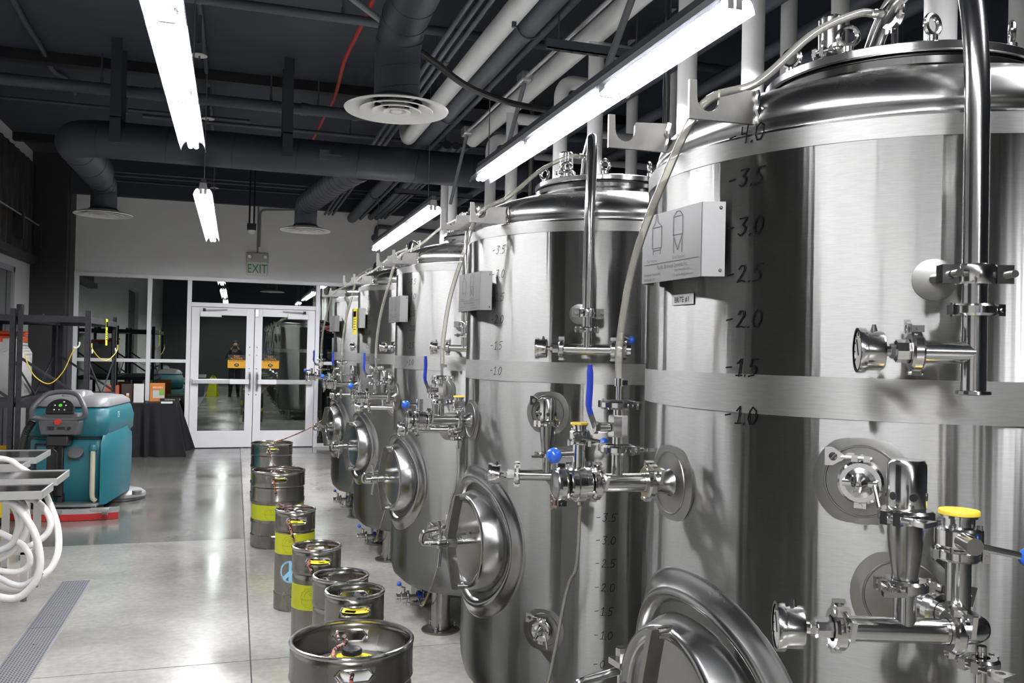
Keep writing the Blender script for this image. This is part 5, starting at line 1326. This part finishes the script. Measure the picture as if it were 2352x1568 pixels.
# local: -Y towards the operator side
part('lower_tank', MB().loft([sec(.10, .25, .14, 1.02, .08), sec(.13, .285, .10, 1.08, .09), sec(.40, .31, .06, 1.14, .10), sec(.60, .325, .06, 1.14, .10), sec(.72, .33, .08, 1.12, .10), sec(.745, .32, .10, 1.10, .10)]), TEAL, sc, smooth=50)
part('side_panel', MB().loft([[V((.30, .02, z)), V((.345, .06, z)), V((.345+.02*math.sin(z*3), .9, z)), V((.30, .98, z))] for z in (.12, .35, .55, .70)] + [[V((.30, .10, .80)), V((.335, .14, .80)), V((.335, .8, .82)), V((.30, .9, .82))]]), TEAL, sc, smooth=50)
part('upper_tank', MB().loft([sec(.755, .32, .09, 1.12, .10), sec(.78, .335, .06, 1.14, .10), sec(.92, .345, .05, 1.13, .11), sec(1.02, .33, .08, 1.08, .12), sec(1.05, .31, .11, 1.05, .12)]), TEAL, sc, smooth=50)
part('tank_lid', MB().loft([sec(1.052, .325, .09, 1.07, .13), sec(1.085, .32, .10, 1.06, .13), sec(1.13, .28, .16, .96, .12), sec(1.15, .20, .22, .80, .10)]), GREYL, sc, smooth=50)
part('lid_hump', MB().loft([sec(1.13, .11, .18, .6, .05), sec(1.19, .09, .22, .5, .05), sec(1.2, .06, .25, .45, .04)]), GREYL, sc, smooth=50)
part('tank_seam', MB().loft([sec(.742, .322, .085, 1.115, .10), sec(.757, .322, .085, 1.115, .10)], cap=False), BLACK, sc)
b = MB(); text_on(b, 'T5', .085, (.335, .40, .93), V((.12, 1, 0)).normalized(), V((-.06, 0, 1)).normalized(), align='CENTER', shear=.25, sx=.8)
for i, v_ in enumerate(b.v): b.v[i] = (.351, v_[1], v_[2])
part('model_lettering', b, WHITE_PL, sc, smooth=0)
_bc = set(bpy.data.objects)
# console
con = part('control_console', MB().loft([[V((x, y, z)) for x, y, z in ((-.20, .06, .78), (.09, .06, .78), (.09, -.10, .80), (-.20, -.10, .80))], [V((x, y, z)) for x, y, z in ((-.22, .10, .90), (.11, .10, .90), (.11, -.11, .92), (-.22, -.11, .92))], [V((x, y, z)) for x, y, z in ((-.20, .18, 1.0), (.09, .18, 1.0), (.09, -.06, 1.0), (-.20, -.06, 1.0))]]), GREYP, sc, smooth=0, bevel=.012)
arch = [(-.17, 0)] + [(-.055 + .115*math.cos(PI-PI*k/12), .04 + .105*math.sin(PI*k/12)) for k in range(13)] + [(.06, 0)]
part('display_panel', MB().prism(arch, (0, -.075, 1.0), (1, 0, 0), V((0, .45, .9)).normalized(), .04), BLACK, con, smooth=0, bevel=.006)
for (x, z, c_, r_) in ((-.055, .075, (.10, .65, .04, 1), .016), (-.10, .075, (.7, .7, .7, 1), .007), (-.01, .075, (.7, .7, .7, 1), .007), (-.10, .03, (.7, .7, .7, 1), .007), (-.06, .03, (.7, .7, .7, 1), .006), (-.015, .03, (.7, .7, .7, 1), .007), (-.03, .11, (.7, .7, .7, 1), .008)):
    v2 = V((0, .45, .9)).normalized(); n2 = V((1, 0, 0)).cross(v2); p_ = V((x, -.075, 1.0)) + v2*z + n2*.021
    part('indicator', MB().cyl(p_, p_ + n2*.002, r_, n=10), pm('indicator %.2f' % c_[0], c_, .4), con)
part('stop_button', MB().cyl((-.055, -.105, .925), (-.055, -.135, .925), .027, n=18), pm('stop red', (.50, .02, .015, 1), .35), con, 'red stop button')
for x in (-.13, -.10): part('rocker_switch', MB().box((x, -.108, .865), (.02, .02, .035)), BLACK, con, smooth=0)
part('meter_window', MB().box((-.03, -.108, .866), (.06, .012, .024)), BLACK, con, smooth=0)
part('key_switch', MB().cyl((.035, -.10, .866), (.035, -.125, .866), .014, n=12), BLACK, con)
for ob_ in set(bpy.data.objects) - _bc: ob_.data.transform(Matrix.Translation((.035, 0, 0)))
# loop handle
part('loop_handle', MB().tube(bends([(-.235, -.10, .965), (-.235, -.12, 1.05), (-.15, -.02, 1.185), (-.02, .0, 1.205), (.11, -.02, 1.185), (.20, -.12, 1.05), (.20, -.10, .965), (.10, -.08, .945), (-.14, -.08, .945), (-.235, -.10, .965)], .06, 6), .022, 12), GREYP, sc, smooth=60)
part('console_mount', MB().bx(-.13, .05, -.06, .10, .69, .79), BLACK, sc, bevel=.01)
part('lift_lever', MB().tube(spl([(-.055, .02, .30), (-.055, .0, .50), (-.055, -.005, .62), (-.085, -.01, .66), (-.06, -.012, .70)], 5), .011, 8), BLACK, sc)
part('lever_knob', MB().sphere((-.055, -.02, .70), .024, 12, 8), BLACK, sc)
part('recess_panel', MB().bx(-.26, -.015, .035, .075, .20, .70), BLACK, sc, bevel=.008)
part('recess_insert', MB().bx(-.235, -.15, .025, .05, .30, .68), TEAL, sc, bevel=.006)
part('clip', MB().bx(-.225, -.205, .005, .03, .56, .65), GREYL, sc, bevel=.004)
part('clip', MB().bx(-.225, -.205, .005, .03, .22, .31), GREYL, sc, bevel=.004)
part('filler_cap', MB().lathe([(.062, 0), (.066, .01), (.066, .035), (.058, .042), (.03, .044), (0, .042)], (.085, .055, .60), V((0, -.75, .65)), 28), GREYP, sc)
part('level_tube', MB().tube(spl([(.235, .03, .645), (.237, .022, .5), (.237, .02, .3), (.24, .025, .19), (.262, .04, .155)], 6), .022, 10), pm('milky tube', (.50, .47, .36, 1), .4), sc, 'milky water level tube')
part('level_tube_cap', MB().lathe([(0, .04), (.03, .035), (.036, .02), (.036, -.02), (0, -.02)], (.235, .03, .66), (0, 0, 1), 18), TEAL, sc)
def ribbed(P, r, name='suction_hose'):
    S = spl(P, 22); return part(name, MB().tube(S, [r*(1.0 if k % 2 else .86) for k in range(len(S))], 10), RUBBER, sc, smooth=60)
ribbed([(-.25, -.02, .93), (-.31, -.03, .80), (-.335, -.04, .60), (-.32, -.04, .40), (-.26, -.04, .22), (-.22, -.06, .12), (-.16, -.08, .08)], .034)
ribbed([(-.10, -.02, .10), (-.10, -.02, .20), (-.13, -.03, .27), (-.18, -.04, .24), (-.20, -.05, .12)], .030)
part('drive_wheel', MB().lathe([(.04, -.03), (.12, -.03), (.135, -.02), (.135, .02), (.12, .03), (.04, .03), (0, .03)], (-.04, .18, .136), (1, 0, 0), 28), RUBBER, sc)
for sx in (-.22, .22): part('rear_wheel', MB().lathe([(0, -.03), (.11, -.03), (.125, -.02), (.125, .02), (.11, .03), (0, .03)], (sx, .30, .126), (1, 0, 0), 26), RUBBER, sc)
# squeegee
sq = [(-.42 + .90*k/14, -.05 - .10*math.sin(PI*k/14)) for k in range(15)]
part('squeegee_beam', MB().prism(sq + [(x, y+.05) for x, y in sq[::-1]], (0, 0, .085), (1, 0, 0), (0, 1, 0), .045), ALU_MET, sc, smooth=0)
part('squeegee_blade', MB().prism([(x, y-.008) for x, y in sq] + [(x, y+.0) for x, y in sq[::-1]], (0, 0, .033), (1, 0, 0), (0, 1, 0), .060), pm('red squeegee', (.45, .02, .02, 1), .45), sc, 'red squeegee blade', smooth=0)
part('squeegee_bracket', MB().bx(-.18, .30, -.08, .10, .115, .14), pm('grey casting', (.25, .25, .25, 1), .4, metal=.7), sc, bevel=.006)
for x in (.02, -.30, .40): part('squeegee_roller', MB().cyl((x-.02, -.165, .08), (x+.02, -.165, .08), .025, n=14), GREYL, sc)
part('latch', MB().bx(.26, .42, -.12, -.09, .085, .115), ALU_MET, sc, bevel=.004)
# brush deck at the front
part('brush_deck', MB().lathe([(0, .12), (.10, .12), (.20, .10), (.235, .07), (.24, .04), (.21, .04), (.21, .004), (0, .004)], (.24, 1.02, 0), (0, 0, 1), 40), pm('brush deck grey', (.26, .26, .26, 1), .45), sc)
part('bumper_wheel', MB().cyl((.45, .78, .085), (.45, .78, .125), .045, n=20), GREYL, sc)

# ================================================================ STEEL TABLES WITH WHITE HOSES
SSM = pm('table stainless', (.72, .72, .71, 1), .30, metal=.85)
def tray_table(name, label, px, py_, z, xw, yd, legs=(), extra=0):
    """(px,py_): near right corner of the top in the photograph; top at height z"""
    p = atZ(px, py_, z); t = thing(name, label, 'steel shelf', (p.x, p.y, 0))
    part('top', MB().bx(-xw, -.012, .012, yd-.012, z-.012, z-.006), pm('dark smooth steel', (.18, .18, .185, 1), .16, metal=1), t, smooth=0)  # tray top is darker and smoother than its edges
    for (a, b, c, d) in ((-xw, 0, 0, .012), (-xw, 0, yd-.012, yd), (-.012, 0, .012, yd-.012), (-xw, -xw+.012, .012, yd-.012)):
        part('edge', MB().bx(a, b, c, d, z-.045, z), SSM, t, smooth=0, bevel=.004)
    for (x, y) in legs:
        lg = part('leg', MB().bx(x-.02, x+.02, y-.02, y+.02, .05, z-.012), SSM, t, smooth=0)
        part('foot', MB().cyl((x, y, 0), (x, y, .06), .017, n=12), STEEL_ROUGH, lg)
    return t, p
tA, pA = tray_table('steel_table', 'low stainless steel table with white hoses looped over it', 98, 1127, .765, .8, .30, legs=((-.36, .26), (-.70, .26)))
part('lower_shelf', MB().bx(-.75, -.30, .24, .30, .30, .315).bx(-.75, -.30, .24, .25, .28, .315), SSM, tA, smooth=0, bevel=.003)
part('shelf_brace', MB().bar((-.36, .285, .30), (-.65, .285, .10), .03, .006), SSM, tA)
tB, pB = tray_table('steel_table', 'stainless steel table standing just behind the low hose table', 133, 1098, .74, .9, .40, legs=((-.175, .04), (-.8, .04), (-.175, .36), (-.8, .36)))
part('lower_shelf', MB().bx(-.82, -.15, .02, .38, .28, .30), SSM, tB, smooth=0, bevel=.003)
tC, pC = tray_table('steel_table', 'stainless steel table with a cut corner near the yellow bucket', 54, 1065, .75, .7, .22, legs=((-.12, .11), (-.6, .11)))
tE, pE = tray_table('steel_table', 'stainless steel table carrying the small white tub', 84, 1050, .755, .9, .50, legs=((-.12, .2), (-.8, .2)))
# small white tub with a coloured sleeve
q = V((pE.x-.42, pE.y+.22, .75))
tb = thing('white_tub', 'small white plastic tub on a steel table', 'tub', q)
part('tub', MB().lathe([(0, 0), (.085, 0), (.105, .055), (.112, .06), (.112, .068), (.10, .066), (.082, .008)], n=32), WHITE_PL, tb)
sl = thing('squeeze_bottle', 'white squeeze bottle with red and yellow label on a steel table', 'bottle', (pE.x-.50, pE.y+.10, .75))
part('bottle_body', MB().lathe([(0, 0), (.04, 0), (.042, .01), (.042, .15), (.03, .18), (.016, .19), (.016, .22), (0, .22)], n=20), WHITE_PL, sl)
part('bottle_label', MB().lathe([(.0425, .03), (.0432, .03), (.0432, .08), (.0425, .08)], n=20), pm('label red', (.75, .04, .05, 1), .5), sl)
part('bottle_label', MB().lathe([(.0425, .08), (.0432, .08), (.0432, .12), (.0425, .12)], n=20), pm('label yellow', (.80, .72, .03, 1), .5), sl)
# hoses hanging over the low table, each its own coil
HOSE = pm('white hose', (.66, .64, .62, 1), .5, bump=.3, bscale=40)
YH = pA.y
def hose(P, label, r=.0185, mat=HOSE):
    pts = []
    for px, py, dy in P: pts.append(atY(px, py, YH+dy))
    return single('hose', MB().tube(spl(pts, 8), r, 12), mat, label, 'hose', 'white hoses on the low steel table', smooth=60)
hose([(-30, 1050, 1.20), (20, 1056, 1.18), (45, 1072, 1.16), (75, 1092, 1.12), (97, 1118, 1.04), (112, 1150, .80), (131, 1205, .34), (134, 1260, .18), (120, 1300, .14), (95, 1325, .12), (70, 1345, .13), (30, 1352, .14), (-40, 1335, .16)], 'white hose making the widest loop beside the steel table')
hose([(-40, 1146, .14), (5, 1147, .10), (38, 1162, .06), (75, 1215, .03), (90, 1265, .03), (90, 1310, .03), (70, 1350, .03), (30, 1374, .04), (-40, 1362, .06)], 'white hose hanging nearest to the drain over the table edge', .0195)
hose([(30, 1143, .30), (60, 1144, .28), (84, 1151, .26), (104, 1170, .22), (116, 1198, .20), (108, 1225, .19), (75, 1250, .18), (30, 1264, .18), (-40, 1275, .18)], 'white hose in a short round loop under the table edge', .0175)
hose([(44, 1146, .18), (54, 1160, .15), (63, 1187, .14), (60, 1215, .13), (45, 1245, .13), (15, 1275, .13), (-40, 1295, .13)], 'white hose dropping straight behind the other loops', .0175)
hose([(-40, 1300, .10), (10, 1312, .085), (45, 1312, .085), (66, 1298, .085), (68, 1278, .085), (60, 1262, .09), (40, 1243, .10), (-40, 1205, .12)], 'white hose in the small low loop', .0165)
hose([(-40, 1146, .12), (8, 1148, .09), (30, 1162, .085), (42, 1195, .08), (36, 1230, .08), (18, 1255, .08), (-40, 1275, .08)], 'printed milky hose curled inside the loops', .0165, pm('printed hose', (.50, .50, .50, 1), .4))
hose([(-40, 1310, .06), (0, 1328, .055), (30, 1342, .06), (55, 1343, .065), (78, 1330, .07), (96, 1312, .075)], 'printed milky hose sagging lowest by the table leg', .0165, MATS['printed hose'])

# ================================================================ CLOTHED TABLE WITH BOOKS
tz = .735
tt = thing('draped_table', 'small table covered by a black cloth to the floor', 'table', (-1.27, 13.45, 0))
hx, hy = .50, .34
def cloth_ring(z):
    f = (tz-z)/tz; out = []; n = 240
    for k in range(n):
        a = 2*PI*k/n; c, s_ = math.cos(a), math.sin(a)
        sc_ = 1/max(abs(c)/hx, abs(s_)/hy)
        x, y = c*sc_, s_*sc_
        corner = min(abs(x)/hx, abs(y)/hy)
        fl_ = f*(.05 + .20*corner**3) + f**.7*(.040*math.sin(k*2*PI*13/n + 1.3*math.sin(5*a)) + .018*math.sin(k*2*PI*29/n + 2.0*math.sin(3*a)))
        d = V((x, y, 0)).normalized()
        out.append(V((x + d.x*fl_, y + d.y*fl_, max(z, .004))))
    return out
part('tablecloth', MB().loft([cloth_ring(z) for z in (.004, .12, .28, .45, .6, .69, .725, tz)]), pm('black cloth', (.008, .008, .010, 1), .9), tt, smooth=60)
for (x, y) in ((-.42, -.26), (.42, -.26), (-.42, .26), (.42, .26)): part('leg', MB().cyl((x, y, 0), (x, y, tz-.02), .018, n=10), CHARCOAL, tt)
def book(name, label, c, dims, rot, cover, pages=True, tilt=0):
    t = thing(name, label, 'book', c, rot)
    w_, d, h = dims     # width, thickness, height (standing) along x,y,z
    M2 = Matrix.Rotation(tilt, 3, 'X')
    def bx_(nm, mb, m_): mb.xf(M2.to_4x4()); part(nm, mb, m_, t, smooth=0)
    bx_('cover', MB().bx(-w_/2, w_/2, -d/2, -d/2+.003, 0, h), cover); bx_('cover', MB().bx(-w_/2, w_/2, d/2-.003, d/2, 0, h), cover)
    bx_('spine', MB().bx(-w_/2, -w_/2+.003, -d/2, d/2, 0, h), cover)
    bx_('pages', MB().bx(-w_/2+.003, w_/2-.006, -d/2+.003, d/2-.003, .004, h-.004), WHITE_PL)
    return t
zt_ = tz+.001
B1 = book('book', 'upright book with an orange cover and a white lower half', (-1.045, 13.42, zt_), (.20, .03, .275), .12, pm('book orange', (.62, .20, .02, 1), .5))
part('cover_print', MB().bx(-.06, .09, -.0165, -.0155, .06, .17), pm('cover grey', (.5, .5, .5, 1), .5), B1, smooth=0)
part('cover_picture', MB().bx(.025, .09, -.0172, -.0165, .10, .19), pm('hop green', (.20, .36, .06, 1), .5), B1, smooth=0)
b = MB(); text_on(b, "BREWER'S", .036, (-.065, -.0168, .20), (1, 0, 0), (0, 0, 1), sx=.85); part('cover_title', b, WHITE_PL, B1, smooth=0)
B2 = book('book', 'upright book with a white cover beside a dark one', (-1.285, 13.36, zt_), (.13, .045, .265), -.05, WHITE_PL)
B3 = book('book', 'upright dark book with a picture of a beer glass', (-1.44, 13.38, zt_), (.15, .03, .26), .25, pm('book brown', (.03, .012, .010, 1), .5))
part('cover_picture', MB().bx(-.01, .025, -.0165, -.0155, .01, .13), pm('beer orange', (.62, .24, .02, 1), .5), B3, smooth=0)
part('glass_foam', MB().bx(-.01, .025, -.017, -.016, .10, .13), WHITE_PL, B3, smooth=0)
B4 = book('book', 'red and yellow book leaning behind the rack post', (-1.63, 13.40, zt_), (.17, .03, .24), .1, pm('book red', (.62, .10, .03, 1), .5))
def flat_book(label, c, dims, rot, cover, title=None):
    w_, d, h = dims; t = thing('book', label, 'book', c, rot)
    part('cover', MB().bx(-w_/2, w_/2, -d/2, d/2, 0, .003), cover, t, smooth=0); part('cover', MB().bx(-w_/2, w_/2, -d/2, d/2, h-.003, h), cover, t, smooth=0)
    part('spine', MB().bx(-w_/2, w_/2, -d/2, -d/2+.003, .003, h-.003), cover, t, smooth=0)
    part('pages', MB().bx(-w_/2+.004, w_/2-.004, -d/2+.003, d/2-.005, .003, h-.003), WHITE_PL, t, smooth=0)
    if title:
        b = MB(); text_on(b, title, h*.7, (0, -d/2-.0006, h*.25), (1, 0, 0), (0, 0, 1), align='CENTER', sx=.9); part('spine_title', b, WHITE_PL, t, smooth=0)
flat_book('lowest book of the flat pile, brown spine', (-.875, 13.46, zt_), (.25, .19, .024), .03, MATS['book brown'])
flat_book('CLONE BREWS book lying on top of the flat pile', (-.87, 13.46, zt_+.025), (.26, .19, .032), -.02, pm('book black', (.012, .01, .01, 1), .45), 'CLONE BREWS')
flat_book('white book lying flat at the front edge of the black cloth', (-.90, 13.20, zt_), (.15, .11, .022), .05, WHITE_PL)
flat_book('dark book lying flat at the front of the upright orange book', (-1.08, 13.26, zt_), (.20, .14, .02), .2, MATS['book black'])

# ================================================================ RACK BEYOND THE TANKS, BY THE GLASS
rk2 = rack('shelf_rack', 'black shelf rack between the end tank and the glass front', 0, .62, 0, 1.6, 1.86, .985, (1.45, 11.2, 0))
ht = MB()
hs_ = thing('red_hose', 'coiled red hose on top of the rack by the glass front', 'hose', (1.76, 11.95, 1.845))
for k in range(3):
    part('hose_turn', MB().tube([(math.cos(2*PI*j/36)*(.26-.02*k), math.sin(2*PI*j/36)*(.55-.03*k), .022+.038*k+.012*math.sin(3*2*PI*j/36+k)) for j in range(36)], .02, 8, closed=True), pm('red hose', (.60, .03, .02, 1), .4), hs_)
single('paper_sheet', MB().box((1.446, 11.45, 1.60), (.003, .22, .28)), WHITE_PL, 'white paper sheet hung on the rack by the glass front', 'paper', smooth=0)
for k, (y, z) in enumerate(((11.6, .99), (12.3, .99), (11.7, .165), (12.35, .165))):
    t = thing('shelf_keg', 'small steel keg on the rack by the glass front', 'keg', (1.76, y, z), 0, 'kegs on the rack by the glass')
    keg_mesh_parts(t, .1175, .50, slots=(180, 0), cap=True, collar=False, band=(.20, .31) if k == 1 else None)

# ================================================================ SEEN ONLY MIRRORED IN THE GLASS: behind the camera
ws = thing('wet_floor_sign', 'yellow folding wet floor sign mirrored in the glass door', 'floor sign', (-.62, -.35, 0), .3)
WY = pm('sign yellow', (.62, .62, .02, 1), .45)
for sg in (-1, 1):
    part('sign_panel', MB().prism([(-.15, 0), (.15, 0), (.10, .60), (-.10, .60)], (0, sg*.15, .0), (1, 0, 0), V((0, -sg*.24, .97)).normalized(), .012), WY, ws, smooth=0, bevel=.004)
b = MB(); text_on(b, 'CAUTION', .05, (0, .1395, .33), (-1, 0, 0), V((0, -.24, .97)).normalized(), align='CENTER', sx=.8)
for i, v_ in enumerate(b.v): b.v[i] = (v_[0], v_[1]+.020, v_[2])
part('sign_lettering', b, INK, ws, smooth=0)
part('sign_handle', MB().tube(spl([(-.06, 0, .58), (-.05, 0, .62), (.05, 0, .62), (.06, 0, .58)], 5), .012, 8), WY, ws)
wb_ = thing('waste_bin', 'grey waste bin with a clear liner mirrored in the glass door', 'bin', (-1.05, -.4, 0))
part('bin_shell', MB().loft([rrect(.16, .14, .04, 0), rrect(.20, .18, .05, .62), rrect(.215, .195, .05, .63), rrect(.215, .195, .05, .66), rrect(.195, .175, .05, .655), rrect(.155, .135, .04, .02)], cap=False), pm('bin grey', (.10, .10, .11, 1), .5), wb_)
part('bin_floor', MB().loft([rrect(.16, .14, .04, 0), rrect(.156, .136, .04, .02)]), MATS['bin grey'], wb_)
part('liner', MB().loft([rrect(.217, .197, .05, .58), rrect(.222, .202, .05, .665), rrect(.2, .18, .05, .67)], cap=False), pm('liner film', (.5, .5, .5, 1), .3), wb_)

# the photographer, mirrored small in the glass of the door
SKIN = pm('skin', (.42, .24, .17, 1), .55); JACKET = pm('navy jacket cloth', (.010, .012, .022, 1), .85); TROUSER = pm('dark trousers cloth', (.012, .012, .015, 1), .85)
def skinned(name, verts, edges, mat, parent=None, sub=2):
    me = bpy.data.meshes.new(name); me.from_pydata([v_[:3] for v_ in verts], edges, []); me.materials.append(mat)
    o = link(bpy.data.objects.new(name, me), parent)
    o.modifiers.new('skin', 'SKIN').use_smooth_shade = True
    sv = me.skin_vertices[0].data
    for i, v_ in enumerate(verts): sv[i].radius = (v_[3], v_[4] if len(v_) > 4 else v_[3])
    sv[0].use_root = True
    md = o.modifiers.new('round', 'SUBSURF'); md.levels = sub; md.render_levels = sub
    return o
BV = [(0, -.33, .95, .095, .075), (0, -.325, 1.10, .09, .07), (0, -.31, 1.28, .10, .075), (0, -.295, 1.40, .055), (.005, -.275, 1.475, .05), (.012, -.25, 1.545, .062, .07), (.015, -.235, 1.625, .074, .088), (.015, -.24, 1.69, .06, .07)]
BE = [(0, 1), (1, 2), (2, 3), (3, 4), (4, 5), (5, 6), (6, 7)]
def limb(root, pts):
    k = root
    for p in pts: BV.append(p); BE.append((k, len(BV)-1)); k = len(BV)-1
    return k
for sg in (-1, 1):
    wr = limb(2, [(sg*.10, -.305, 1.35, .05), (sg*.175, -.30, 1.36, .048), (sg*.25, -.19, 1.19, .040), (sg*.12, -.09, 1.46, .030), (sg*.088, -.075, 1.505, .022, .030)])
    limb(0, [(sg*.09, -.33, .87, .075), (sg*.10, -.315, .50, .058), (sg*.11, -.345, .10, .040), (sg*.12, -.25, .045, .036), (sg*.13, -.17, .035, .030)])
    for j in range(4):       # fingers close round the camera grip
        z = 1.545 - j*.016; L = (.9, 1.0, .95, .8)[j]
        limb(wr, [(sg*.088, -.052, z, .0085), (sg*.084, -.026*L, z, .008), (sg*.064, -.016, z-.002, .007)])
    limb(wr, [(sg*.070, -.088, 1.535, .010), (sg*.050, -.090, 1.548, .008)])
man = skinned('person', BV, BE, SKIN)
tag(man, 'person in dark clothes raising a camera, mirrored in the glass door', 'person')
JV = [(0, -.33, .80, .175, .14), (0, -.325, 1.05, .150, .115), (0, -.31, 1.28, .168, .125), (0, -.292, 1.435, .085, .085)]; JE = [(0, 1), (1, 2), (2, 3)]
TV = [(0, -.33, .98, .150, .118)]; TE = []
for sg in (-1, 1):
    k = 2
    for p in [(sg*.10, -.305, 1.36, .080), (sg*.178, -.30, 1.365, .074), (sg*.252, -.192, 1.185, .058), (sg*.112, -.084, 1.48, .044)]: JV.append(p); JE.append((k, len(JV)-1)); k = len(JV)-1
    k = 0
    for p in [(sg*.092, -.33, .86, .100), (sg*.102, -.317, .50, .074), (sg*.112, -.345, .09, .060)]: TV.append(p); TE.append((k, len(TV)-1)); k = len(TV)-1
skinned('jacket', JV, JE, JACKET, man); skinned('trousers', TV, TE, TROUSER, man)
for sg in (-1, 1): part('shoe', MB().loft([[V((sg*.125 + .048*math.cos(2*PI*k/16), -.25 + .135*math.sin(2*PI*k/16), z)) for k in range(16)] for z in (0, .03)] + [[V((sg*.123 + .042*math.cos(2*PI*k/16), -.262 + .11*math.sin(2*PI*k/16), .075)) for k in range(16)], [V((sg*.115 + .045*math.cos(2*PI*k/16), -.33 + .05*math.sin(2*PI*k/16), .12)) for k in range(16)]]), BLACK, man)
part('hair', MB().lathe([(.079, .012), (.084, .035), (.082, .065), (.066, .093), (.035, .108), (0, .112)], (.015, -.252, 1.618), (0, -.22, 1), 28), pm('dark hair', (.014, .010, .008, 1), .7), man)
for sg in (-1, 1):
    part('ear', MB().sphere((.015+sg*.080, -.245, 1.612), .02, 10, 8, (.4, .8, 1.3)), SKIN, man)
    part('eye', MB().sphere((.015+sg*.030, -.160, 1.625), .011, 10, 8, (1.2, .6, .8)), WHITE_PL, man)
part('nose', MB().loft([[V((.015+a*.016, -.163+b_*.02, 1.578)) for a, b_ in ((-1, 0), (0, 1), (1, 0), (0, -1))], [V((.015+a*.008, -.165+b_*.008, 1.618)) for a, b_ in ((-1, 0), (0, 1), (1, 0), (0, -1))]]), SKIN, man)
part('mouth', MB().sphere((.015, -.168, 1.552), .022, 10, 6, (1, .35, .25)), pm('lips', (.34, .13, .11, 1), .5), man)
dc = thing('camera_body', 'black photo camera held by the mirrored person', 'camera', (0, -.05, 1.52))
part('housing', MB().bx(-.062, .062, -.02, .022, -.045, .035), BLACK, dc, bevel=.008)
part('viewfinder_hump', MB().bx(-.024, .024, -.022, .02, .035, .058), BLACK, dc, bevel=.006)
part('lens_barrel', MB().lathe([(.034, 0), (.034, .018), (.028, .020), (.02, .012), (0, .010)], (0, .022, -.01), (0, 1, 0), 24), RUBBER, dc)
